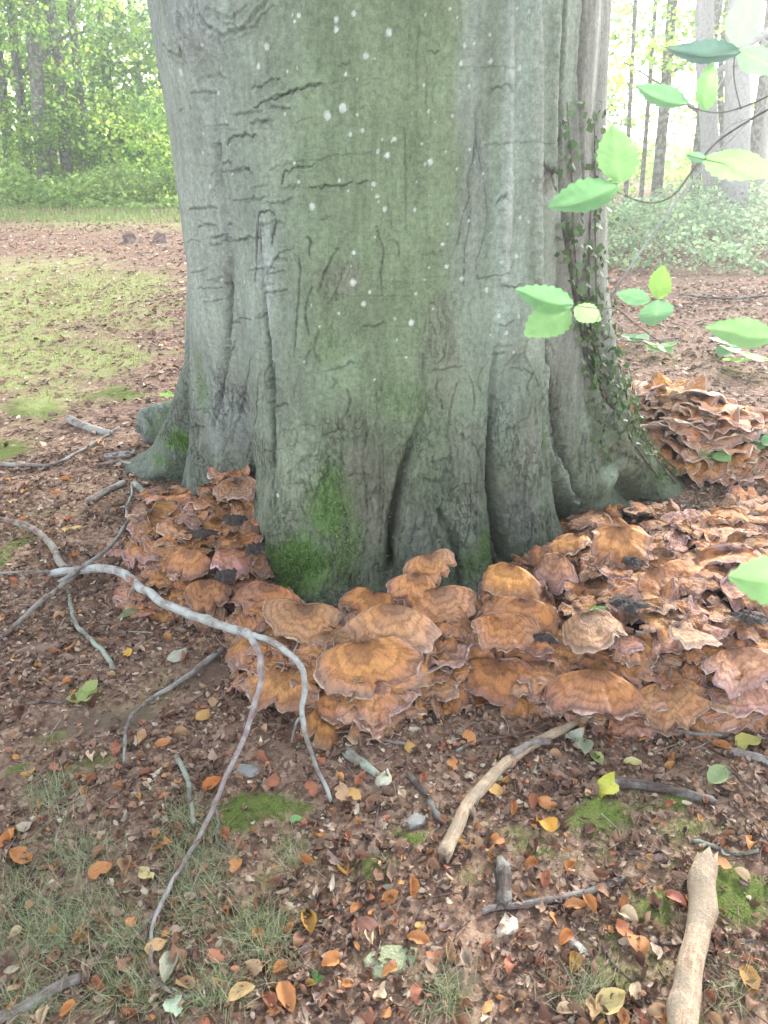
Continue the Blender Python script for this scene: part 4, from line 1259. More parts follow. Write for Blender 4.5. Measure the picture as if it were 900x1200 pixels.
def scatter_flakes(x, y, size, g, tilt=.45, lift=.006, pal=PAL, pw=PW, nu=3, nv=4, narrow=.6, tone=1.0, flat=1.0):
    """Curled leaf flakes: verts, quads, colours."""
    n = len(x)
    v = np.linspace(-1, 1, nv); u = np.linspace(-1, 1, nu)
    U, V = np.meshgrid(u, v)
    w = np.sqrt(np.clip(1.08 - V ** 2, .05, 1)) * narrow
    curl, bend, tw = flat * g.normal(.1, .45, n)[:, None], flat * g.normal(0, .4, n)[:, None], flat * g.normal(0, .3, n)[:, None]
    Uf, Vf, wf = U.ravel()[None], V.ravel()[None], w.ravel()[None]
    asp = g.uniform(.6, 1.25, n)[:, None]
    P = np.stack([Uf * wf * asp * (1 + .25 * g.normal(size=(n, U.size)) * .5), Vf * (1 + .1 * g.normal(size=(n, U.size))), curl * Uf ** 2 + bend * Vf ** 2 + tw * Uf * Vf + .08 * g.normal(size=(n, U.size))], -1)
    P = np.einsum('nij,nkj->nki', rot_basis(g, n, tilt), P) * size[:, None, None]
    z = ground_z(x, y) + lift * g.uniform(.2, 1.6, n) + size * .12
    P += np.stack([x, y, z], -1)[:, None]
    q = (grid_quads(nv, nu)[None] + (np.arange(n) * U.size)[:, None, None]).reshape(-1, 4)
    c = pal[g.choice(len(pal), n, p=pw)] * g.uniform(.6, 1.15, (n, 1)) * tone
    c = np.repeat(c[:, None], U.size, 1) * g.uniform(.82, 1.18, (n, U.size, 1))
    return P.reshape(-1, 3), q, np.concatenate([c.reshape(-1, 3), np.ones((n * U.size, 1))], -1)


def litter_mat(name, rough=.8, spec=.25):
    M = NT(name)
    co = M.coords()
    c = M.attr('Col')
    n = M.noise(co, 240, 4, .65)
    M.pbr(M.mix(n, M.gain(c, .65), M.gain(c, 1.3)), rough, M.bump(n, .4, .003), spec)
    return M.m


LIT = litter_mat('leaf_litter')
g = np.random.default_rng(77)
VV, QQ, CC, off = [], [], [], 0
for n, y0, y1, pw, s0, s1, tilt, tone in [(34000, .62, 3.6, .9, .0045, .0115, .45, .88), (4200, .62, 3.8, .9, .011, .019, .4, .9), (20000, 3.2, 8.5, .8, .012, .027, .35, 1.0), (32000, 7.0, 19, .8, .016, .036, .22, 1.45)]:  # farthest flakes toned lighter: the path's sunlit look is put into their colour
    x, y = wedge(n, y0, y1, g, pw)
    ok = litter_mask(x, y, g)
    x, y = x[ok], y[ok]
    v, q, c = scatter_flakes(x, y, g.uniform(s0, s1, len(x)), g, tilt, tone=tone, flat=.45 if y0 > 3 else 1.0, nv=3 if y0 > 3 else 4)
    VV.append(v); QQ.append(q + off); CC.append(c); off += len(v)
link('leaf_litter', mesh_np('leaf_litter', np.vstack(VV), np.vstack(QQ), attrs={'Col': np.vstack(CC)}), LIT, kind='stuff',
     label='carpet of small brown leaf scraps over the forest floor', cat='leaf litter')

# crumbs of soil, bud scales and nut shells
x, y = wedge(30000, .62, 3.3, g, .9)
ok = litter_mask(x, y, g, .6)
x, y = x[ok], y[ok]; n = len(x)
T = np.array([(1, 0, -.3), (-.5, .87, -.3), (-.5, -.87, -.3), (0, 0, .9)])
P = T[None] * g.uniform(.5, 1.5, (n, 4, 1)) + .2 * g.normal(size=(n, 4, 3))
s = g.uniform(.002, .0055, n)
P = np.einsum('nij,nkj->nki', rot_basis(g, n, .8), P) * s[:, None, None] + np.stack([x, y, ground_z(x, y) + s * .5 + .001], -1)[:, None]
c = PAL[g.choice(len(PAL), n, p=PW)] * g.uniform(.6, 1.2, (n, 1)); c = np.repeat(c, 4, 0)
tt = (np.array([(0, 1, 3), (1, 2, 3), (2, 0, 3)])[None] + (np.arange(n) * 4)[:, None, None]).reshape(-1, 3)
link('soil_crumbs', mesh_np('soil_crumbs', P.reshape(-1, 3), tris=tt, attrs={'Col': np.concatenate([c, np.ones((n * 4, 1))], -1)}, smooth=False), LIT, kind='stuff',
     label='brown crumbs of soil and shell scattered between the leaves', cat='debris')

# scraps caught on the fungus
x = g.uniform(-1.1, 2.0, 1500); y = g.uniform(1.6, 3.6, 1500)
fz = fungus_z(x, y)
ok = (fz > .05) & ~inside_trunk(x, y, .15, .0) & (fz < .3)
x, y, fz = x[ok][:170], y[ok][:170], fz[ok][:170]
v, q, c = scatter_flakes(x, y, g.uniform(.007, .018, len(x)), g, .5, .004)
v[:, 2] += np.repeat(fz, 12) * .98
link('leaf_scraps', mesh_np('leaf_scraps', v, q, attrs={'Col': c}), LIT, kind='stuff', label='dead leaf scraps caught between the fungus caps', cat='leaf litter')

# tiny twiglets and needles of wood
x, y = wedge(4200, .62, 4.5, g, .9)
ok = litter_mask(x, y, g, .4)
x, y = x[ok], y[ok]; n = len(x)
L = g.uniform(.012, .055, n); rr = g.uniform(.0006, .0017, n)
sec = np.array([(0, 1), (-.87, -.5), (.87, -.5)])
k = np.linspace(-1, 1, 4)
P = np.zeros((n, 4, 3, 3))
bend = g.normal(0, .25, n)
P[..., 0] = k[None, :, None] * L[:, None, None]
P[..., 1] = sec[None, None, :, 0] * rr[:, None, None] + (bend[:, None] * k[None] ** 2 * L[:, None])[..., None]
P[..., 2] = sec[None, None, :, 1] * rr[:, None, None]
P = np.einsum('nij,nkj->nki', rot_basis(g, n, .14), P.reshape(n, 12, 3)) + np.stack([x, y, ground_z(x, y) + .006], -1)[:, None]
q = (grid_quads(4, 3, True)[None] + (np.arange(n) * 12)[:, None, None]).reshape(-1, 4)
c = np.array([(.12, .07, .05), (.22, .15, .11), (.33, .27, .22), (.08, .05, .04)])[g.choice(4, n)] * g.uniform(.8, 1.3, (n, 1)); c = np.repeat(c, 12, 0)
link('twig_scraps', mesh_np('twig_scraps', P.reshape(-1, 3), q, attrs={'Col': np.concatenate([c, np.ones((n * 12, 1))], -1)}), LIT, kind='stuff',
     label='thin scraps of twig scattered over the leaf litter', cat='debris')


# ------------------------------------------------------------------ beech nut husks: four woody valves round a cup
def husk_mesh(seed):
    g = np.random.default_rng(seed)
    parts = []
    op = g.uniform(.15, .95)
    for kx in range(4):
        a0 = kx * math.pi / 2 + g.normal(0, .1)
        if g.random() < .12: continue
        oo = op * g.uniform(.7, 1.3)
        t = np.linspace(0, 1, 5)
        w = np.array([.55, .78, .72, .45, .10])
        rad = .25 + .75 * np.sin(t * 1.7) * (.75 + .3 * oo) + oo * .35 * t ** 2
        zz_ = 1.25 * t * (1 - .28 * oo * t)
        rows = []
        for i in range(5):
            for u in (-1, 0, 1):
                aa = a0 + u * w[i] * .95 / max(rad[i], .3) * .62
                rows.append((rad[i] * math.cos(aa) * (1.0 if u == 0 else .93), rad[i] * math.sin(aa) * (1.0 if u == 0 else .93), zz_[i] + .05 * g.normal()))
        parts.append((np.array(rows), grid_quads(5, 3), None))
    v, q, _ = join(parts)
    v[:, 2] -= .45
    v *= .0150
    return mesh_np('beech_nut_husk', v, q)


def flat_leaf_mesh(seed, nu=7, nv=11, curl=1.6):
    """A dead beech leaf: oval, pointed, curled."""
    g = np.random.default_rng(seed)
    v = np.linspace(0, 1, nv); u = np.linspace(-1, 1, nu)
    U, V = np.meshgrid(u, v)
    w = np.sin(math.pi * np.clip(V, 0, 1) ** .85) ** .75 * .34 + .012
    w *= 1 + .05 * np.sin(V * 40) * np.abs(U)
    if seed % 3 == 0:                               # a torn side
        w = w * np.where(U > 0, 1 - .55 * np.exp(-((V - g.uniform(.3, .7)) / .13) ** 2), 1)
    if seed % 4 == 1:                               # a broken tip
        w = np.where(V > .8, w * .8 + .03, w)
    c1, b1, t1 = g.normal(.22, .30) * curl, g.normal(0, .3) * curl, g.normal(0, .4) * curl
    X, Y = U * w, V - .5
    Z = c1 * U ** 2 * .5 + b1 * (V - .5) ** 2 * 1.4 + t1 * U * (V - .5) * .7 + .07 * curl * pn(U * 1.5 + seed, V * 4, seed) + .012 * np.abs(U) * np.cos(V * 50)
    fold = g.random()
    if fold < .3 * curl:                              # half rolled up
        k = g.uniform(.5, 1.1); A = U * k * 1.3
        X, Z = np.sin(A) * w / (k * 1.3), Z * .5 + (1 - np.cos(A)) * w / (k * 1.3) * 1.6
    Z = Z - Z.min() * .6
    me = mesh_np('fallen_leaf', np.stack([X, Y, Z], -1).reshape(-1, 3), grid_quads(nv, nu))
    return me


OBJ = NT('dead_leaf')
_c = OBJ.coords()
_t = OBJ.n('ShaderNodeObjectInfo').outputs['Color']
_n = OBJ.noise(_c, 9, 5, .6)
_f = OBJ.noise(_c, 40, 4, .6)
_col = OBJ.mix(_n, OBJ.gain(_t, .62), OBJ.gain(_t, 1.35))
_col = OBJ.mix(OBJ.rng(_f, .62, .74, 0, .6), _col, (.10, .05, .03))
OBJ.leafy(_col, OBJ.gain(_t, .9), .18, .55, .35, OBJ.bump(_f, .3, .02))
HUSKM = NT('nut_husk')
_c = HUSKM.coords()
_t = HUSKM.n('ShaderNodeObjectInfo').outputs['Color']
_n = HUSKM.noise(_c, 500, 4, .7)
HUSKM.pbr(HUSKM.mix(_n, HUSKM.gain(_t, .55), HUSKM.gain(_t, 1.4)), .85, HUSKM.bump(_n, .7, .004), .2)

HUSKS = [husk_mesh(400 + i) for i in range(14)]
LEAVES = [flat_leaf_mesh(500 + i) for i in range(26)]
FLATTER = [flat_leaf_mesh(540 + i, curl=.7) for i in range(12)]
for m_ in HUSKS: m_.materials.append(HUSKM.m)
for m_ in LEAVES + FLATTER: m_.materials.append(OBJ.m)

# where a thing lies, in words anyone can find in the picture
MARKS = [('the pale log', 812, 1105), ('the thin grey stick', 650, 1052), ('the long curved stick', 560, 940), ('the lichen flake', 457, 1126), ('the white wood chip', 596, 1090), ('the grey wood lump', 672, 1104),
         ('the lower fork of the branch', 225, 990), ('the tip of the forked branch', 190, 1130), ('the dark damp stick', 780, 925), ('the short dark stick', 500, 935), ('the wilted green sprig', 100, 820),
         ('the crooked greenish twig', 110, 745), ('the rosette fungus', 180, 700), ('the fork of grey branches', 80, 660), ('the left root', 190, 560), ('the little moss cushion', 470, 978),
         ('the corner stick end', 60, 1165), ('the tiered fungus', 820, 540), ('the moss by the branch fork', 300, 955), ('the bluish lichen twig', 222, 930), ('the small moss patch', 720, 965), ('the mossy ground by the log', 870, 1050),
         ('the olive-yellow leaf', 875, 875), ('the broad orange leaf', 336, 1174), ('the rolled ochre leaf', 362, 1086), ('the grey-green stick stub', 425, 895), ('the pale yellow curled leaf', 715, 1180), ('the orange and yellow leaf', 640, 972),
         ('the dark upright leaf', 430, 1090), ('the whitish dried leaf', 450, 917), ('the straight pale twig', 830, 1104), ('the long golden leaf', 238, 843), ('the curved grey twig', 165, 845), ('the pointed orange leaf', 26, 1010), ('the grey upright stub', 588, 1040)]


def project(p):
    d = np.array(p) - np.array([0, 0, CAM_Z])
    t = d[1] * _cp - d[2] * _sp
    return 450 + F * d[0] / t, 600 - F * (d[1] * _sp + d[2] * _cp) / t, t


USED = set()


def where(px, py, head):
    """The rest of a label: the place by the nearest landmark, and towards the next one where that is not enough."""
    ms = sorted(MARKS, key=lambda m: math.hypot(px - m[1], (py - m[2]) * 1.3))
    n, mx, my = ms[0]
    dx, dy = px - mx, (py - my) * 1.2
    far = 'well ' if math.hypot(dx, dy) > 75 else ''
    d = 'left of' if dx < -abs(dy) else 'right of' if dx > abs(dy) else 'beyond' if dy < 0 else 'in front of'
    lab = f'{head} touching {n}' if math.hypot(dx, dy) < 26 else f'{head} {far}{d} {n}'
    if lab in USED:
        for m in ms[1:8]:
            k = f'{lab}, nearer {m[0]}' if len(lab.split()) + len(m[0].split()) < 16 else f'{lab} towards {m[0]}'
            if k not in USED and len(k.split()) <= 16:
                lab = k
                break
    USED.add(lab)
    return lab


LCOL = [('orange', (.46, .205, .075)), ('rust-red', (.32, .125, .07)), ('tan', (.42, .27, .155)), ('golden', (.46, .28, .09)), ('brown', (.24, .13, .08)), ('pale buff', (.56, .44, .29)), ('dark brown', (.13, .064, .044))]
LP = np.array([.22, .13, .19, .05, .26, .06, .09]); LP /= LP.sum()


def drop_leaf(px, py, size, color, label, me=None, rot=None, tilt=.18, lift=.008, group=None, name='fallen_leaf', cat='leaf', gg=random.Random(5)):
    p = above(px, py, 0)
    me = me or LEAVES[gg.randrange(len(LEAVES))]
    o = bpy.data.objects.new(name, me); COL.objects.link(o)
    o.location = (p[0], p[1], float(ground_z(p[0], p[1])) + lift)
    o.rotation_euler = (gg.gauss(0, tilt), gg.gauss(0, tilt), gg.uniform(0, 6.28) if rot is None else rot)
    o.scale = (size,) * 3
    o.color = (*color, 1)
    tag(o, label, cat, group)
    return o


# leaves that the photograph shows singly
ORG, RST, TAN, GLD, BRN, BUF, YGR = [c for _, c in LCOL[:6]] + [(.42, .42, .06)]
HERO_LEAVES = [
    (640, 972, .055, (.62, .33, .06), 'orange and yellow leaf on bare soil right of the curved stick'), (712, 928, .085, YGR, 'large yellow-green leaf beside the dark damp stick'),
    (640, 945, .055, ORG, 'orange folded leaf just above the orange and yellow one'), (625, 945, .05, RST, 'rust-red leaf tucked behind the orange folded one'),
    (362, 1086, .065, (.42, .24, .05), 'rolled ochre leaf in the middle of the litter'), (336, 1174, .065, ORG, 'broad orange leaf at the lower edge of the picture'), (316, 1180, .05, RST, 'rust leaf under the broad orange leaf'),
    (192, 877, .045, ORG, 'round orange leaf on soil under the forked branch'), (238, 843, .055, GLD, 'long golden leaf on the bare soil'), (250, 925, .06, (.50, .17, .045), 'bright orange leaf beside the pale branch'),
    (276, 1020, .05, ORG, 'curled orange leaf right of the forked branch'), (120, 1025, .06, ORG, 'orange leaf pair in the grass left of the branch'), (26, 1010, .065, ORG, 'pointed orange leaf by the left picture edge'),
    (66, 905, .05, RST, 'narrow rust leaf on mossy soil'), (400, 935, .06, TAN, 'tan folded leaf near the branch tip'), (415, 937, .05, GLD, 'yellow leaf beside the tan folded one'), (450, 917, .065, (.46, .47, .36), 'whitish dried leaf standing on the litter'),
    (690, 1065, .05, ORG, 'squarish orange leaf above the grey lump of wood'), (673, 1068, .05, ORG, 'orange leaf left of the squarish one by the thin stick'), (490, 1107, .05, ORG, 'orange leaf above the lichen flake on the right'),
    (430, 1090, .055, (.20, .09, .06), 'dark brown upright leaf by the fine twig'), (577, 930, .055, GLD, 'golden leaf lying against the curved stick'), (565, 830, .06, ORG, 'orange leaf against the foot of the right fungus'),
    (550, 870, .055, ORG, 'orange leaf by the fine twig below the fungus'), (530, 900, .05, ORG, 'orange leaf at the end of the short dark stick'), (520, 838, .05, GLD, 'golden leaf at the fold between both fungi'),
    (480, 880, .045, GLD, 'yellow leaf beside the thin twig under the fungus'), (185, 1115, .05, (.60, .38, .18), 'pale apricot leaf resting on the branch tip'), (212, 1130, .05, BRN, 'brown leaf beside the branch tip'),
    (320, 920, .055, RST, 'red-brown leaf near the moss by the fork'), (365, 930, .05, RST, 'rust leaf between both branch forks'), (284, 1170, .06, (.52, .36, .17), 'tan maple-like leaf at the lower edge'), (715, 1180, .07, (.58, .46, .20), 'pale yellow curled leaf on the lower litter'),
    (845, 880, .06, ORG, 'orange leaf by the olive leaf at the fungus edge'), (875, 875, .085, (.36, .33, .09), 'long olive-yellow leaf under the fungus at the picture edge'), (838, 915, .075, (.27, .35, .17), 'grey-green limp leaf beside the dark stick end'),
    (685, 880, .075, (.34, .37, .25), 'pale grey-green withered leaf under the right fungus'), (698, 895, .06, (.38, .42, .16), 'yellowish withered leaf above the yellow-green one'), (672, 870, .06, (.36, .38, .30), 'silvery withered leaf by the pale bare stick'),
    (740, 900, .05, (.50, .46, .20), 'pale yellow narrow leaf above the dark stick'), (582, 915, .04, (.42, .52, .36), 'small pale green leaf on the curved stick'), (348, 965, .035, (.14, .30, .10), 'tiny bright green leaf left of centre'),
    (208, 772, .075, (.38, .38, .30), 'crumpled whitish leaf below the rosette fungus'), (150, 770, .05, (.55, .32, .05), 'small golden leaf by the crooked twig'), (60, 650, .05, ORG, 'orange leaf beside the fork of grey branches'),
    (82, 612, .055, (.48, .15, .05), 'bright rust leaf above the grey side branch'), (78, 625, .05, (.58, .42, .16), 'yellow leaf touching the bright rust leaf'), (92, 622, .055, (.50, .36, .13), 'straw-coloured leaf above the grey side branch'),
    (76, 565, .055, ORG, 'orange curled leaf on dark litter left of the roots'), (200, 1140, .07, (.40, .40, .30), 'crumpled pale leaf at the very end of the branch'), (205, 1182, .06, (.40, .50, .36), 'pale green leaf by the lower grass'),
    (810, 1060, .055, ORG, 'upright orange leaf beside the pale log'), (790, 1060, .05, (.40, .15, .10), 'pinkish leaf next to the upright orange one'), (845, 1018, .05, ORG, 'orange leaf just right of the log end'), (745, 1110, .06, ORG, 'folded orange leaf left of the pale log'),
    (730, 1095, .05, (.45, .17, .08), 'rust leaf touching the folded orange one'), (875, 1155, .06, (.45, .25, .08), 'ochre leaf right of the pale log'), (66, 182 + 400, .05, ORG, 'orange leaf by the short grey stick'), (172, 1030, .05, (.56, .48, .22), 'narrow pale yellow leaf in the grass'),
]
_rg = random.Random(9)
for px, py, s_, c_, lab in HERO_LEAVES:
    drop_leaf(px, py, s_ * .92, tuple(np.array(c_) * .92), lab, me=FLATTER[_rg.randrange(12)], gg=_rg, tilt=.12, lift=.014, group='single fallen leaves')

g = np.random.default_rng(91)
taken = [(h[0], h[1]) for h in HERO_LEAVES] + [(440, 1126), (475, 1126), (457, 1112), (596, 1088), (596, 1070)]
k = 0; tries = 0
while k < 205 and tries < 6000:
    tries += 1
    px, py = g.uniform(0, 900), 520 + 690 * g.random() ** .7
    p = above(px, py, 0)
    if fungus_z(p[0], p[1]) > .02 or inside_trunk(p[0], p[1], .02, .02): continue
    if not litter_mask(np.array([p[0]]), np.array([p[1]]), g, .55)[0]: continue
    if any(abs(px - a) < 20 and abs(py - b) < 16 for a, b in taken): continue
    taken.append((px, py))
    ci = int(g.choice(len(LCOL), p=LP))
    nm_, c_ = LCOL[ci]
    s_ = g.uniform(.022, .044)
    szw = 'small' if s_ < .032 else 'larger'
    drop_leaf(px, py, s_, tuple(np.array(c_) * g.uniform(.8, 1.2)), where(px, py, f'{szw} {nm_} beech leaf'), gg=_rg, tilt=.3, lift=.010, group='dead beech leaves lying on the litter')
    k += 1

k = 0; tries = 0
HC = [('brown', (.24, .135, .09)), ('pale', (.36, .22, .145)), ('dark', (.12, .066, .048)), ('reddish', (.30, .13, .08))]
while k < 290 and tries < 9000:
    tries += 1
    px, py = g.uniform(-5, 905), 760 + 440 * g.random() ** .62
    p = above(px, py, 0)
    if fungus_z(p[0], p[1]) > .02 or inside_trunk(p[0], p[1], .02, .02): continue
    if not litter_mask(np.array([p[0]]), np.array([p[1]]), g, .5)[0]: continue
    if g.random() > .25 + .75 * sstep(80, 350, px): continue
    nm_, c_ = HC[int(g.choice(4, p=[.4, .25, .2, .15]))]
    o = bpy.data.objects.new('beech_nut_husk', HUSKS[int(g.integers(14))]); COL.objects.link(o)
    s_ = g.uniform(.75, 1.25)
    o.location = (p[0], p[1], float(ground_z(p[0], p[1])) + .007 * s_)
    o.rotation_euler = (g.uniform(-1.6, 1.6), g.uniform(-1.6, 1.6), g.uniform(0, 6.28))
    o.scale = (s_,) * 3
    o.color = (*(np.array(c_) * g.uniform(.75, 1.25)), 1)
    szw = 'small' if s_ < .9 else 'large' if s_ > 1.12 else 'middling'
    tag(o, where(px, py, f'{szw} {nm_} nut husk'), 'nut husk', 'beech nut husks lying on the litter')
    k += 1


# ------------------------------------------------------------------ grass and moss
GRASS = NT('fine_grass')
_gc = GRASS.attr('Col')
GRASS.leafy(_gc, _gc, .3, .6, .2)


def blades(x, y, L, wid, g, cols, lean=.6, seg=4):
    n = len(x)
    k = np.linspace(0, 1, seg)
    a = g.uniform(0, 2 * math.pi, n); le = np.abs(g.normal(lean, .3, n))
    P = np.zeros((n, seg, 2, 3))
    hor = (k[None] ** 1.6) * (L * np.sin(np.clip(le, 0, 1.45)))[:, None]
    ver = k[None] * (L * np.cos(np.clip(le, 0, 1.45)))[:, None] * (1 - .35 * k[None] * (le[:, None] > .8))
    w = wid[:, None] * (1 - k[None] * .85)
    for s_, sg in ((0, -1), (1, 1)):
        P[:, :, s_, 0] = x[:, None] + hor * np.cos(a)[:, None] - sg * w * np.sin(a)[:, None]
        P[:, :, s_, 1] = y[:, None] + hor * np.sin(a)[:, None] + sg * w * np.cos(a)[:, None]
        P[:, :, s_, 2] = ground_z(x, y)[:, None] + ver
    q = (grid_quads(seg, 2)[None] + (np.arange(n) * seg * 2)[:, None, None]).reshape(-1, 4)
    c = cols[g.choice(len(cols), n)] * g.uniform(.75, 1.25, (n, 1))
    c = np.repeat(c, seg * 2, 0)
    return P.reshape(-1, 3), q, np.concatenate([c, np.ones((len(c), 1))], -1)


g = np.random.default_rng(55)
TUFTS = [(230, 1000, 40, 40, 520), (225, 1050, 30, 50, 420), (60, 935, 32, 26, 330), (90, 1000, 50, 24, 340), (100, 1075, 60, 40, 520), (60, 1100, 60, 40, 480), (300, 1095, 34, 28, 380), (320, 1110, 20, 40, 220), (140, 1165, 50, 24, 380),
         (250, 1165, 40, 24, 360), (20, 1060, 30, 50, 300), (520, 1170, 24, 30, 200), (340, 1005, 20, 20, 120), (30, 1180, 40, 24, 300), (680, 1165, 30, 20, 160), (215, 960, 24, 14, 160), (150, 1110, 40, 20, 220), (860, 1160, 30, 30, 140)]
X, Y = [], []
for px, py, rx, ry, n in TUFTS:
    for _ in range(int(n * 1.05)):
        p = above(px + g.normal(0, rx * .55), py + g.normal(0, ry * .55)); X.append(p[0]); Y.append(p[1])
X, Y = np.array(X), np.array(Y)
GC = np.array([(.20, .24, .12), (.27, .30, .17), (.15, .21, .08), (.33, .33, .22), (.36, .31, .20), (.22, .28, .16)])
v, q, c = blades(X, Y, g.uniform(.025, .085, len(X)), g.uniform(.0005, .0011, len(X)), g, GC, .95, 5)
# the thin lawn on the left, further off
x2, y2 = g.uniform(-4.2, -.6, 26000), g.uniform(4.0, 9.5, 26000)
m = blob_field(x2, y2, LAWN, .8) + .45 * fbm(x2 * 2.2, y2 * 2.2, 7, 4)
ok = sstep(.2, .95, m) * .8 > g.random(len(x2))
v2, q2, c2 = blades(x2[ok], y2[ok], g.uniform(.02, .05, ok.sum()), g.uniform(.002, .004, ok.sum()), g, np.array([(.22, .28, .075), (.28, .32, .10), (.17, .23, .05), (.33, .33, .14)]), .8, 3)
# long pale grass at the wood's edge
x3, y3 = g.uniform(-11, -2.6, 5500), g.uniform(14.6, 17.8, 5500)
v3, q3, c3 = blades(x3, y3, g.uniform(.04, .16, len(x3)), g.uniform(.006, .012, len(x3)), g, np.array([(.20, .30, .09), (.24, .33, .11), (.17, .27, .08), (.28, .34, .14)]), .45, 3)
V = np.vstack([v, v2, v3]); Q = np.vstack([q, q2 + len(v), q3 + len(v) + len(v2)])
link('grass', mesh_np('grass', V, Q, attrs={'Col': np.vstack([c, c2, c3])}), GRASS.m, kind='stuff', label='fine pale grass in tufts on the forest floor', cat='grass')

# moss: short fuzz on the green cushions
X, Y = wedge(90000, .62, 3.6, g, .9, .2)
m = moss_at(X, Y) + .25 * fbm(X * 9, Y * 9, 2, 3)
ok = (sstep(.3, .65, m) > g.random(len(X))) & (fungus_z(X, Y) < .02) & ~inside_trunk(X, Y, .02)
X, Y = X[ok][:22000], Y[ok][:22000]
v, q, c = blades(X, Y, g.uniform(.004, .011, len(X)), g.uniform(.0010, .0020, len(X)), g, np.array([(.075, .14, .022), (.12, .19, .04), (.16, .20, .06), (.05, .10, .02)]), .6, 3)
v[:, 2] += .004
link('moss', mesh_np('moss', v, q, attrs={'Col': c}), GRASS.m, kind='stuff', label='low green moss cushions on the soil', cat='moss')


# ------------------------------------------------------------------ ivy on the right flank of the old tree
def green_mat(name, a, b, trans, amount=.35, rough=.45, spec=.35, scale=3):
    M = NT(name)
    co = M.coords()
    oi = M.n('ShaderNodeObjectInfo')
    n = M.noise(co, scale, 3)
    c = M.mix(M.rng(n, .3, .7, 0, 1), a, b)
    M.leafy(c, trans, amount, rough, spec)
    return M.m


IVYM = green_mat('ivy_leaf', (.045, .085, .032), (.11, .17, .07), (.08, .14, .05), .2, .55, .2, 18)


def flake_cloud(P, N, size, g, shape=((-.5, 0), (0, -.42), (.5, 0), (0, .42)), fold=.25):
    """Leaf-sized folded quads at points P facing N."""
    n = len(P)
    N = N / (np.linalg.norm(N, axis=1)[:, None] + 1e-9)
    ref = g.normal(size=(n, 3))
    T = np.cross(N, ref); T /= np.linalg.norm(T, axis=1)[:, None] + 1e-9
    B = np.cross(N, T)
    s = np.array(shape)
    f = fold * np.array([0, 1, 0, 1.]) * .4
    V = P[:, None] + (T[:, None] * s[None, :, :1] + B[:, None] * s[None, :, 1:] + N[:, None] * f[None, :, None]) * size[:, None, None]
    return V.reshape(-1, 3), np.arange(n * 4).reshape(-1, 4)


g = np.random.default_rng(61)
ivy = thing('ivy', 'dark small-leaved ivy climbing the right flank of the big beech', 'ivy', (1.2, 3.3, 0))
iv0 = np.array(ivy.location)
stems = [[(790, 566), (745, 505), (705, 435), (684, 370), (672, 300), (668, 210), (662, 120)], [(770, 560), (722, 490), (690, 420), (672, 340), (664, 260)], [(800, 560), (760, 500), (725, 430), (700, 380), (696, 300), (695, 200), (694, 130)], [(740, 540), (712, 480), (694, 420), (688, 340), (690, 240)]]
P, N = [], []
for i, st in enumerate(stems):
    pts = [(*(bark_point(px, py, .006) - iv0), .0045 - .0005 * k) for k, (px, py) in enumerate(st)]
    link('stem', tube_mesh('stem', np.array(pts), sides=6, seed=700 + i), W_BROWN, ivy)
    L = smooth_line(np.array(pts), 30)
    for q in L:
        z = q[2]
        dens = 1.7 if z < .6 else 1.2 if z < .95 else .8
        for _ in range(int(dens + g.random())):
            th_, d_ = trunk_xy(q[0] + iv0[0], q[1] + iv0[1])
            a = th_ + g.normal(0, 5 if z < .5 else 3.0); zz_ = z + g.normal(0, .03)
            r_ = float(trunk_r(a, zz_)) + g.uniform(.008, .04)
            p = np.array([TX + r_ * math.sin(R(a)), TY - r_ * math.cos(R(a)), zz_])
            P.append(p - iv0); N.append(np.array([math.sin(R(a)), -math.cos(R(a)), .35]) + .5 * g.normal(size=3))
P, N = np.array(P), np.array(N)
v, q = flake_cloud(P, N, g.uniform(.016, .034, len(P)), g, ((-.6, 0), (.05, -.5), (.5, 0), (.05, .5)))
o = link('leaves', mesh_np('leaves', v, q, smooth=False), IVYM, ivy, kind='stuff')


# moss standing on the bark of the roots
P, N = [], []
for px, py, n, sa, sz in [(385, 590, 900, 4.5, .07), (350, 660, 1700, 6, .05), (335, 690, 1000, 6, .03), (410, 640, 300, 4, .05), (215, 515, 500, 3.5, .04), (235, 450, 200, 2.5, .07), (190, 540, 250, 3, .02), (565, 650, 350, 3, .04), (775, 560, 250, 3, .02)]:
    a, z, _ = trunk_hit(px, py)
    aa, zz_ = a + g.normal(0, sa, n), z + g.normal(0, sz, n)
    k = (zz_ > .0) & (fbm(aa * .12, zz_ * 14, 3.3, 3) > -.12)
    aa, zz_ = aa[k], zz_[k]
    r_ = trunk_r(aa + 2.2 * pn(np.sin(np.radians(aa)) * 2.3, np.cos(np.radians(aa)) * 2.3, zz_ * 1.6), zz_) + g.uniform(-.004, .012, len(aa))
    P.append(np.stack([r_ * np.sin(np.radians(aa)), -r_ * np.cos(np.radians(aa)), zz_], -1))
    N.append(np.stack([np.sin(np.radians(aa)), -np.cos(np.radians(aa)), np.full(len(aa), .3)], -1) + .8 * g.normal(size=(len(aa), 3)))
P, N = np.vstack(P), np.vstack(N)
v, q = flake_cloud(P, N, g.uniform(.0035, .008, len(P)), g)
c = np.array([(.10, .18, .055), (.13, .215, .07), (.08, .14, .045), (.17, .235, .09)])[g.integers(0, 4, len(P))] * g.uniform(.7, 1.2, (len(P), 1))
link('moss', mesh_np('moss', v, q, attrs={'Col': np.repeat(np.concatenate([c, np.ones((len(c), 1))], -1), 4, 0)}, smooth=False), GRASS.m, tree, kind='stuff')


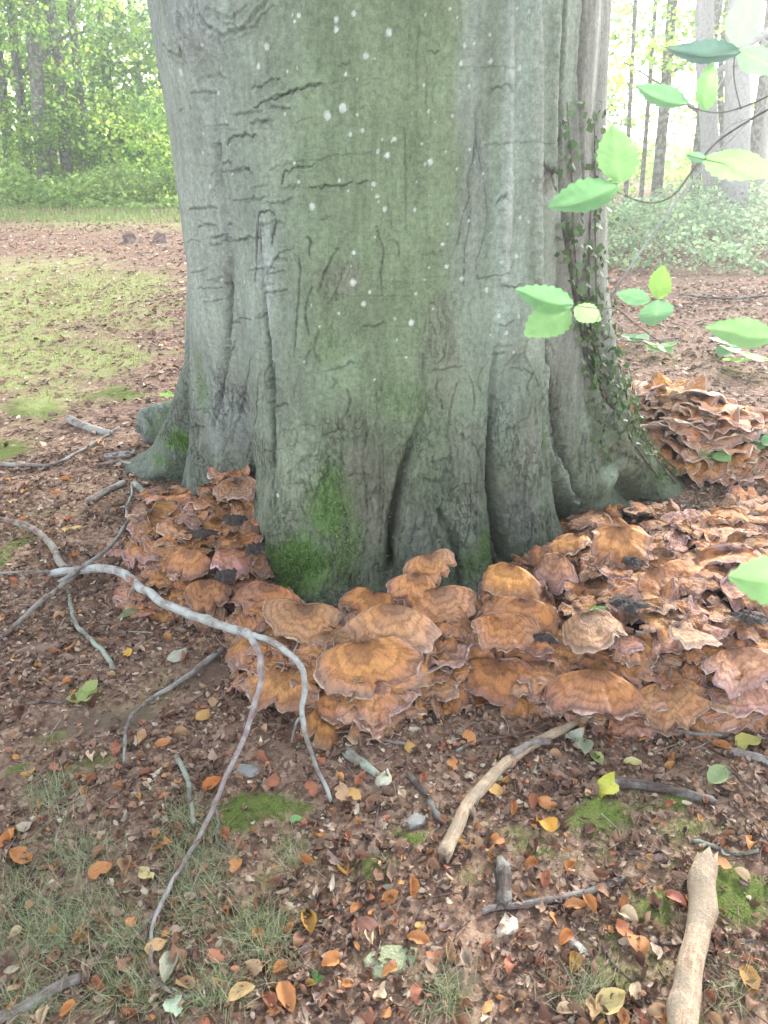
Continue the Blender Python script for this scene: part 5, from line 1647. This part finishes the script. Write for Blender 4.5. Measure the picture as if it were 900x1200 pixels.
# ------------------------------------------------------------------ fresh beech leaves on twigs close to the camera
def fresh_leaf_mesh(seed, nu=13, nv=25):
    g = np.random.default_rng(seed)
    v = np.linspace(0, 1, nv); u = np.linspace(-1, 1, nu)
    U, V = np.meshgrid(u, v)
    w = (np.sin(math.pi * V ** .82) ** .8) * .31 + .004
    edge = .02 * np.sin(V * math.pi * 15) * np.abs(U) ** 3
    X = U * (w + edge)
    Y = V
    vein = np.cos((V - np.abs(U) * .16) * math.pi * 15)
    Z = .007 * vein * np.sqrt(np.abs(U)) * np.sin(math.pi * V) - .05 * g.uniform(.5, 2.0) * (1 - np.abs(U)) * np.sin(math.pi * V) + g.uniform(-.12, .25) * (V - .4) ** 2 + .03 * pn(U * 1.5, V * 3, seed)
    at_ = np.stack([np.abs(U), V, .5 + .5 * vein, np.ones_like(U)], -1).reshape(-1, 4)
    return mesh_np('leaf', np.stack([X, Y, Z], -1).reshape(-1, 3), grid_quads(nv, nu), attrs={'Leaf': at_})


FRESH = NT('fresh_beech_leaf')
_l = FRESH.sep(FRESH.attr('Leaf'))
_t = FRESH.n('ShaderNodeObjectInfo').outputs['Color']
_c = FRESH.coords()
_n = FRESH.noise(_c, 5, 4)
_col = FRESH.mix(FRESH.rng(_n, .35, .7, 0, .5), _t, FRESH.gain(_t, 1.3))
_rib = FRESH.math('MAXIMUM', FRESH.rng(_l[0], 0, .07, 1, 0), FRESH.rng(_l[2], .93, 1, 0, .5))
_col = FRESH.mix(FRESH.math('MULTIPLY', _rib, .45), _col, (.30, .40, .16))
_ed = FRESH.math('MULTIPLY', FRESH.rng(_l[0], .8, 1, 0, 1), FRESH.rng(FRESH.noise(_c, 3, 3), .56, .68, 0, .85))
_col = FRESH.mix(_ed, _col, (.22, .10, .05))
FRESH.leafy(_col, FRESH.gain(_col, 1.7), .5, .5, .25)
FL = [fresh_leaf_mesh(800 + i) for i in range(8)]
for m_ in FL: m_.materials.append(FRESH.m)
TWIG = wood_material('live_twig', (.24, .20, .16), (.12, .10, .08), (.25, .25, .22), .2)


def spray(label, t, stem, leaves, seed):
    """stem: pixels (x, y, width); leaves: (base px, tip px, width factor, colour, facing) at depth t."""
    rg = random.Random(seed)
    p0 = at(stem[0][0][0], stem[0][0][1], t)
    root = thing('beech_twig', label, 'leafy twig', p0, 'leafy beech twigs hanging close to the camera')
    for s_ in stem:
        pts = np.array([(*(at(x, y, t + .05 * math.sin(i * 1.1)) - p0), w * .22 / F * t) for i, (x, y, w) in enumerate(s_)])
        link('stem', tube_mesh('stem', pts, sides=7, seed=seed, rough=.08), TWIG, root)
    for k, (b, e, wf, c, roll, dt) in enumerate(leaves):
        pb, pe = at(b[0], b[1], t), at(e[0], e[1], t + dt)
        d = Vector(pe - pb); L = d.length
        y = d.normalized()
        view = -Vector(ray((b[0] + e[0]) / 2, (b[1] + e[1]) / 2)).normalized()
        n = (view - y * view.dot(y)).normalized()
        n = Matrix.Rotation(roll, 3, y) @ n
        x = y.cross(n)
        m = Matrix((x, y, n)).transposed().to_4x4()
        o = bpy.data.objects.new('leaf', FL[(seed + k) % 8]); COL.objects.link(o)
        o.parent = root
        o.matrix_local = Matrix.Translation(Vector(pb - p0)) @ m @ Matrix.Diagonal((L * wf * .82, L, L, 1))
        o.color = (*c, 1)


G1, G2, G3, G4 = (.15, .31, .14), (.20, .37, .15), (.16, .31, .16), (.25, .43, .11)
spray('upper beech twig with one upright leaf and one leaf across the trunk edge', 1.15,
      [[(915, 120, 5), (880, 140, 5), (842, 165, 5), (815, 195, 5), (790, 228, 4), (760, 238, 3), (730, 228, 2.5), (712, 218, 2)]],
      [((728, 214), (718, 146), 1.12, G2, .25, .03), ((724, 216), (642, 244), .85, G1, .55, -.03)], 1)
spray('highest beech twig with pale backlit leaves at the picture corner', 1.05,
      [[(915, 105, 4), (880, 122, 4), (845, 132, 3), (815, 128, 2.5), (800, 122, 2)], [(868, 128, 3), (860, 90, 3), (862, 50, 3)]],
      [((806, 122), (744, 100), 1.1, G3, .9, .02), ((868, 62), (782, 58), .9, (.10, .17, .14), .9, .05), ((824, 130), (834, 74), 1.0, G2, .5, .0), ((862, 54), (884, -10), 1.5, G3, -.3, -.05), ((866, 60), (915, 86), 1.0, G3, .4, .02)], 2)
spray('broad beech leaf on a bare twig in front of the grey trunks', 1.0,
      [[(930, 200, 3), (915, 204, 3), (870, 196, 2.5), (830, 188, 2), (806, 182, 1.5)]],
      [((826, 184), (905, 206), .95, G2, .75, .03), ((828, 186), (802, 182), .9, G3, .4, 0)], 3)
spray('beech twig with three leaves across the lower trunk edge', 1.2,
      [[(775, 402, 2.5), (745, 380, 3), (722, 362, 3), (705, 362, 2.5), (672, 358, 2)], [(706, 362, 1.5), (690, 395, 1.2), (672, 408, 1)]],
      [((672, 358), (604, 341), 1.0, G1, .55, .02), ((668, 362), (615, 392), 1.35, G2, .5, -.02), ((674, 360), (704, 376), 1.25, G2, .35, .02)], 4)
spray('beech twig with three leaves above the tiered fungus', 1.2,
      [[(722, 364, 2), (740, 358, 2), (760, 352, 2), (770, 350, 1.5)]],
      [((762, 352), (722, 343), 1.05, G3, .5, .02), ((770, 350), (779, 311), 1.15, G4, .3, .02), ((772, 352), (764, 384), 1.9, G3, .4, -.02)], 5)
spray('single beech leaf at the picture edge above the fungus', .95,
      [[(960, 400, 4), (925, 398, 3), (905, 396, 2)]],
      [((908, 396), (826, 382), 1.1, G2, .7, .03)], 6)
spray('close round beech leaf cut off by the picture edge', .75,
      [[(1000, 690, 4), (965, 684, 3), (945, 682, 2)]],
      [((948, 684), (852, 676), 1.35, G2, .15, .02)], 7)

# seedlings and green sprigs on the ground
SPRIG = [(868, 436, 30, G4, 'bright green beech seedling behind the tiered fungus'), (745, 408, 20, G3, 'low green seedling at the foot of the ivy'), (835, 548, 24, G2, 'little green plant beside the tiered fungus'),
         (890, 530, 26, G1, 'green plant at the picture edge below the tiered fungus'), (198, 470, 12, G4, 'tiny bright green sprig behind the root stub'), (850, 420, 24, G3, 'dark seedling on the litter behind the tiered fungus'),
         (100, 820, 20, (.30, .36, .14), 'wilted pale green sprig lying on bare soil'), (158, 720, 20, (.30, .36, .22), 'dried greenish sprig below the rosette fungus'), (700, 720, 10, G2, 'tiny green scrap lying on the fungus'),
         (770, 420, 22, G2, 'green seedling just above the tiered fungus'), (372, 1150, 10, (.14, .28, .10), 'tiny green clover-like seedling near the lower edge')]
for i, (px, py, sz, c, lab) in enumerate(SPRIG):
    rg = random.Random(900 + i)
    p = above(px, py, .0, True)
    t = p[1] / ray(px, py)[1]
    L = sz / F * t
    wil = 'wilted' in lab or 'dried' in lab
    root = thing('seedling', lab, 'plant', p, 'green sprigs and seedlings on the ground')
    hgt = .01 if wil else L * .8
    link('stem', tube_mesh('stem', np.array([(0, 0, 0, .0018), (L * .1, 0, hgt * .5, .0016), (L * .05, .0, hgt, .0012)]), sides=6, n=4), TWIG, root)
    for k in range(5 if not wil else 6):
        a = k * 2.4 + rg.uniform(-.4, .4)
        o = bpy.data.objects.new('leaf', FL[(i + k) % 8]); COL.objects.link(o)
        o.parent = root
        o.location = (0, 0, hgt * (.6 + .1 * k) if not wil else .012 + .004 * k)
        o.rotation_euler = (rg.uniform(-.35, .25), rg.uniform(-.4, .4), a)
        o.scale = (L * 1.3, L, L)
        o.color = (*c, 1)


# ------------------------------------------------------------------ the wood beyond
FAR_LEAF = NT('woodland_leaf')
_a = FAR_LEAF.attr('Col')
FAR_LEAF.leafy(_a, FAR_LEAF.gain(_a, 1.9), .5, .55, .25)
FAR_BARK = wood_material('woodland_bark', (.17, .16, .135), (.07, .064, .052), (.27, .29, .24), .4)
FAR_PALE = wood_material('pale_woodland_bark', (.40, .39, .38), (.24, .23, .22), (.36, .38, .35), .4)
LG = np.array([(.19, .30, .060), (.25, .38, .080), (.13, .22, .055), (.32, .42, .09), (.09, .165, .045)])


def crown_mesh(seed, n, zlo, zhi, rad, leaf, clumps=60, flat=.35, name='crown', cols=LG):
    """Leaves gathered in uneven sprays through the crown."""
    g = np.random.default_rng(seed)
    C = np.stack([g.normal(0, .45, clumps) * rad, g.normal(0, .45, clumps) * rad, g.uniform(zlo, zhi, clumps)], -1)
    C[:, :2] *= (1 - .5 * np.abs((C[:, 2:] - (zlo + zhi) / 2) / (zhi - zlo)))
    sz = g.uniform(.25, .75, clumps) * rad * .42
    k = g.integers(0, clumps, n)
    off = g.normal(size=(n, 3)) * np.array([1, 1, flat])
    P = C[k] + off * sz[k][:, None] * .6
    N = g.normal(size=(n, 3)) * .7 + np.array([0, 0, 1])
    v, q = flake_cloud(P, N, leaf * g.uniform(.7, 1.4, n), g)
    ck = cols[g.integers(0, len(cols), clumps)][k] * g.uniform(.75, 1.3, (n, 1))
    c = np.repeat(np.concatenate([ck, np.ones((n, 1))], -1), 4, 0)
    me = mesh_np(name, v, q, attrs={'Col': c}, smooth=False)
    me.materials.append(FAR_LEAF.m)
    return me


CROWN_HI = [crown_mesh(1000 + i, 2600, 3.2, 8.5, 2.6, .11, 70) for i in range(3)]
CROWN_LO = [crown_mesh(1010 + i, 3000, 1.1, 6.5, 2.1, .095, 75) for i in range(3)]
CROWN_PALE = [crown_mesh(1020 + i, 1500, 2.0, 7.0, 2.0, .10, 60, cols=LG * 1.25) for i in range(2)]
BUSH = [crown_mesh(1030 + i, 3000, .1, 2.2, 1.5, .085, 60, .6) for i in range(3)]


def far_tree(base, dist, top, width, label, mat, crown, group, limbs=2, seed=0, ivy_dark=False):
    """base, top: pixels of the trunk's foot and of where it leaves the picture; the foot stands dist metres away."""
    rg = random.Random(seed)
    p = at(base[0], base[1], 1.0) - np.array([0, 0, CAM_Z])
    x, y = p[0] / p[1] * dist, dist
    z0 = float(ground_z(x, y))
    q = ray(*top)
    ztop = CAM_Z + q[2] / q[1] * dist
    dx = q[0] / q[1] * dist - x
    H = max(8.5, ztop + 2)
    root = thing('woodland_tree', label, 'tree', (x, y, z0), group)
    r = width * .5 / F * (dist * _cp + (CAM_Z - 1) * _sp)
    k = dx / max(.5, ztop)
    pts = np.array([(0, 0, -.1, r * 1.45), (k * .3, 0, .35, r * 1.12), (k * ztop * .5, rg.uniform(-.05, .05), ztop * .5, r), (dx, 0, ztop, r * .92), (dx * 1.3 + rg.uniform(-.2, .2), .1, H * .75, r * .7), (dx * 1.5, .2, H, r * .3)])
    link('trunk', tube_mesh('trunk', pts, sides=12, n=8, rough=.06, seed=seed), mat, root)
    for i in range(limbs):
        h0 = rg.uniform(1.6, 4.0); a = rg.uniform(0, 6.28); l = rg.uniform(.8, 2.0)
        xb = k * h0
        link('limb', tube_mesh('limb', np.array([(xb, 0, h0, r * .38), (xb + math.cos(a) * l * .5, math.sin(a) * l * .5, h0 + .5, r * .24), (xb + math.cos(a) * l, math.sin(a) * l, h0 + rg.uniform(.5, 1.3), r * .1)]), sides=6, n=5, seed=seed + i), mat, root)
    if crown is not None:
        o = bpy.data.objects.new('crown', crown); COL.objects.link(o); o.parent = root
        o.rotation_euler = (0, 0, rg.uniform(0, 6.28)); o.location = (k * 2.5, 0, rg.uniform(-.3, .4)); s = rg.uniform(.85, 1.15); o.scale = (s, s, 1)
    return root


GL = 'trees of the green wood left of the beech'
GR = 'trees of the bright wood right of the beech'
LEFT = [((98, 192), 21, (82, -5), 13, 'slim dark trunk rising through the leaves left of the old beech'), ((131, 178), 24, (117, -5), 14, 'dark trunk with brown foot standing clear left of the old beech'), ((165, 150), 26, (152, -5), 11, 'bare thin trunk against a gap of sky left of the old beech'),
        ((48, 190), 20, (38, 40), 22, 'ivy-darkened double trunk in the left wood'), ((30, 188), 21, (14, 20), 14, 'leaning dark trunk near the left picture edge'), ((75, 192), 20.5, (66, 50), 18, 'thick shaded trunk between two slim ones in the left wood'),
        ((8, 185), 22, (-6, 30), 15, 'shaded trunk right at the left picture edge'), ((60, 186), 27, (52, -5), 10, 'thin far trunk half hidden by leaves in the left wood'), ((112, 182), 28, (104, 30), 8, 'very thin sapling trunk among the left trees'),
        ((188, 175), 25, (186, -5), 9, 'thin trunk half hidden close to the old beech on the left'), ((-40, 190), 21, (-50, 0), 18, 'trunk just off the left picture edge')]
for i, (b, d, t, w, lab) in enumerate(LEFT):
    far_tree(b, d, t, w * .72, lab, FAR_BARK, CROWN_LO[i % 3] if i % 2 else CROWN_HI[i % 3], GL, 2, 1100 + i)
RIGHT = [((836, 262), 14.0, (826, -5), 20, 'paler narrow trunk left of the thickest grey trunk', FAR_PALE), ((859, 266), 13.4, (868, -5), 28, 'thickest pale grey trunk in the bright right wood', FAR_PALE), ((771, 222), 17, (789, -5), 12, 'dark leaning trunk left of the pale pair', FAR_BARK),
         ((734, 235), 16, (745, -5), 5, 'thin straight sapling nearest the old beech on the right', FAR_BARK), ((752, 230), 17, (769, -5), 5, 'second thin sapling beside the dark leaning trunk', FAR_BARK), ((812, 240), 15.5, (832, 60), 12, 'dark trunk leaning right towards the pale narrow trunk', FAR_BARK),
         ((845, 250), 17, (846, 60), 7, 'dark thin trunk between the two pale trunks', FAR_BARK), ((872, 250), 16, (897, 80), 13, 'dark trunk leaning right of the thickest trunk', FAR_BARK), ((888, 248), 17, (900, 30), 11, 'grey trunk near the right picture edge', FAR_PALE), ((920, 250), 15, (925, -5), 16, 'trunk just off the right picture edge', FAR_PALE)]
for i, (b, d, t, w, lab, m_) in enumerate(RIGHT):
    far_tree(b, d, t, w, lab, m_, CROWN_PALE[i % 2] if i in (2, 3, 4, 6, 8) else None, GR, 2, 1200 + i)

# a slender bare sapling leaning across the right-hand view
_p = above(700, 372); _t = _p[1]
_sa = thing('sapling', 'slender bare sapling arching across the bright right wood', 'sapling', _p)
_c6 = [np.array(at(x, y, 6.0)) - _p for x, y in [(724, 335), (757, 285), (790, 240), (826, 195), (870, 150), (915, 105)]]
link('trunk', tube_mesh('trunk', np.array([(0, 0, -.05, .014)] + [(*c, .010 - .001 * i) for i, c in enumerate(_c6)]), sides=7, seed=5), FAR_PALE, _sa)
_c7 = [np.array(at(x, y, 6.0)) - _p for x, y in [(826, 195), (850, 152), (880, 138), (915, 122)]]
link('limb', tube_mesh('limb', np.array([(*c, .007 - .001 * i) for i, c in enumerate(_c7)]), sides=6, seed=6), FAR_PALE, _sa)

# bushes at the wood's edge
rg = random.Random(44)
BL = [(-9.5, 21, 'low leafy bush under the slim dark trunks at the left edge'), (-7.6, 20.2, 'rounded bright bush in front of the left wood'), (-5.8, 21, 'leafy bush at the foot of the dark clear trunk'), (-4.6, 18.6, 'bright yellow-green bush nearest the old beech on the left'), (-11.8, 22, 'dark bush at the left picture edge'), (-6.8, 23.5, 'tall bush filling the gap between the left trunks'), (-9, 24.5, 'tall shaded bush far back in the left wood'), (-5.2, 24, 'tall pale bush behind the brightest one')]
for i, (x, y, lab) in enumerate(BL):
    root = thing('bush', lab, 'bush', (x, y, float(ground_z(x, y))), 'bushes along the edge of the wood')
    o = bpy.data.objects.new('foliage', BUSH[i % 3]); COL.objects.link(o); o.parent = root
    s = 1.0 if i < 5 else 1.7
    o.scale = (s, s, s * (1.0 if i < 5 else 1.15)); o.rotation_euler = (0, 0, rg.uniform(0, 6.28))
    link('stem', tube_mesh('stem', np.array([(0, 0, -.05, .03), (.05, .02, .6, .025), (.1, .05, 1.3, .012)]), sides=6, seed=i), FAR_BARK, root)
BRB = [(3.9, 19, 'pale green bush between the saplings on the right'), (5.4, 21, 'washed-out bush behind the dark leaning trunk'), (8.6, 22, 'pale bush behind the grey trunks')]
for i, (x, y, lab) in enumerate(BRB):
    root = thing('bush', lab, 'bush', (x, y, float(ground_z(x, y))), 'bushes along the edge of the wood')
    o = bpy.data.objects.new('foliage', BUSH[(i + 1) % 3]); COL.objects.link(o); o.parent = root
    o.scale = (1.1, 1.1, 1.1); o.rotation_euler = (0, 0, rg.uniform(0, 6.28))
    link('stem', tube_mesh('stem', np.array([(0, 0, -.05, .03), (.05, .02, .6, .025), (.1, .05, 1.3, .012)]), sides=6, seed=i + 9), FAR_BARK, root)


def undergrowth(name, label, x0, x1, y0, y1, n, hgt, leaf, cols, seed, front=None):
    g = np.random.default_rng(seed)
    x, y = g.uniform(x0, x1, n), g.uniform(y0, y1, n)
    if front is not None:
        ok = y > front(x) + .35 * fbm(x * 1.1, y * 0, 3, 2); x, y = x[ok], y[ok]; n = len(x)
    h = hgt * (.55 + 1.15 * fbm(x * .6, y * .6, 3, 4) + .35 * pn(x * 3.1, y * 3.1, 5)) * sstep(0, .9, y - (front(x) if front is not None else y0) + .25)
    z = ground_z(x, y) + np.clip(h, .06, 9) * g.random(n) ** .55
    N = g.normal(size=(n, 3)) * .6 + np.array([0, -.25, 1])
    v, q = flake_cloud(np.stack([x, y, z], -1), N, leaf * g.uniform(.6, 1.5, n), g)
    c = cols[g.integers(0, len(cols), n)] * (1 + .45 * fbm(x * 1.3, y * 1.3, 9, 2))[:, None] * g.uniform(.75, 1.25, (n, 1))
    c = np.repeat(np.concatenate([c, np.ones((n, 1))], -1), 4, 0)
    link(name, mesh_np(name, v, q, attrs={'Col': c}, smooth=False), FAR_LEAF.m, kind='stuff', label=label, cat='undergrowth')


UG = np.array([(.24, .35, .11), (.30, .40, .14), (.17, .27, .08), (.36, .44, .17)])
undergrowth('brambles', 'pale green nettles and brambles under the left wood', -14, -1.5, 16.6, 20.5, 30000, 1.0, .085, UG, 71, lambda x: 17.2 + .12 * (x + 6) ** 2 * .1)
undergrowth('undergrowth', 'grey-green bramble bank along the right wood', 1.6, 13, 8.0, 15.5, 42000, .78, .055, np.array([(.19, .28, .16), (.24, .33, .20), (.15, .23, .13), (.28, .36, .20)]), 72, lambda x: 8.9 + .25 * np.clip(4 - x, 0, 3) - .0 * x)
# far-off wood that reads as one mass
g = np.random.default_rng(73)
n = 26000
x = g.uniform(-32, 3, n); y = g.uniform(27, 36, n)
top = 5.2 + 2.2 * fbm(x * .22, y * .1, 1, 3) - 2.5 * np.exp(-((x + 9.5) / 1.6) ** 2) - 2.2 * np.exp(-((x + 6.2) / .9) ** 2)
z = np.clip(top, .5, 20) * g.random(n) ** .8
keep = fbm(x * .5, z * .6, y * .2, 3) > -.22 - .25 * (z < 2.5)
P = np.stack([x, y, z], -1)[keep]
v, q = flake_cloud(P, g.normal(size=(len(P), 3)) + np.array([0, 0, .6]), .22 * g.uniform(.6, 1.4, len(P)), g)
c = LG[g.integers(0, 5, len(P))] * g.uniform(.8, 1.4, (len(P), 1)) * 1.1
x = g.uniform(2, 26, 9000); y = g.uniform(26, 34, 9000); z = (.9 + 1.3 * fbm(x * .25, y * .1, 6, 3)) * g.random(9000)
P2 = np.stack([x, y, np.clip(z, 0, 9)], -1)
v2, q2 = flake_cloud(P2, g.normal(size=(len(P2), 3)) + np.array([0, 0, .6]), .22 * g.uniform(.6, 1.4, len(P2)), g)
c2 = LG[g.integers(0, 5, len(P2))] * g.uniform(1.0, 1.6, (len(P2), 1)) * 1.2
c = np.vstack([c, c2]); c = np.repeat(np.concatenate([c, np.ones((len(c), 1))], -1), 4, 0)
link('woodland', mesh_np('woodland', np.vstack([v, v2]), np.vstack([q, q2 + len(v)]), attrs={'Col': c}, smooth=False), FAR_LEAF.m, kind='stuff', label='distant mass of green woodland beyond the nearer trunks', cat='woodland')


# ------------------------------------------------------------------ haze volume added for bloom, standing in for veiling lens flare
HZ = NT('haze')
_pv = HZ.n('ShaderNodeVolumePrincipled')
_pv.inputs['Color'].default_value = (.94, .97, 1.0, 1)
_pv.inputs['Density'].default_value = .006
_pv.inputs['Anisotropy'].default_value = .72
HZ.t.links.new(_pv.outputs[0], HZ.out.inputs['Volume'])
_x0, _x1, _y0, _y1, _z0, _z1 = -94, 94, -21, 136, -2.2, 14.0
_v = [(x, y, z) for z in (_z0, _z1) for y in (_y0, _y1) for x in (_x0, _x1)]
link('haze', mesh_np('haze', np.array(_v), np.array([(0, 2, 3, 1), (4, 5, 7, 6), (0, 1, 5, 4), (2, 6, 7, 3), (0, 4, 6, 2), (1, 3, 7, 5)]), smooth=False), HZ.m, kind='stuff', label='thin haze added to give the wood a bright, washed-out glare', cat='haze')
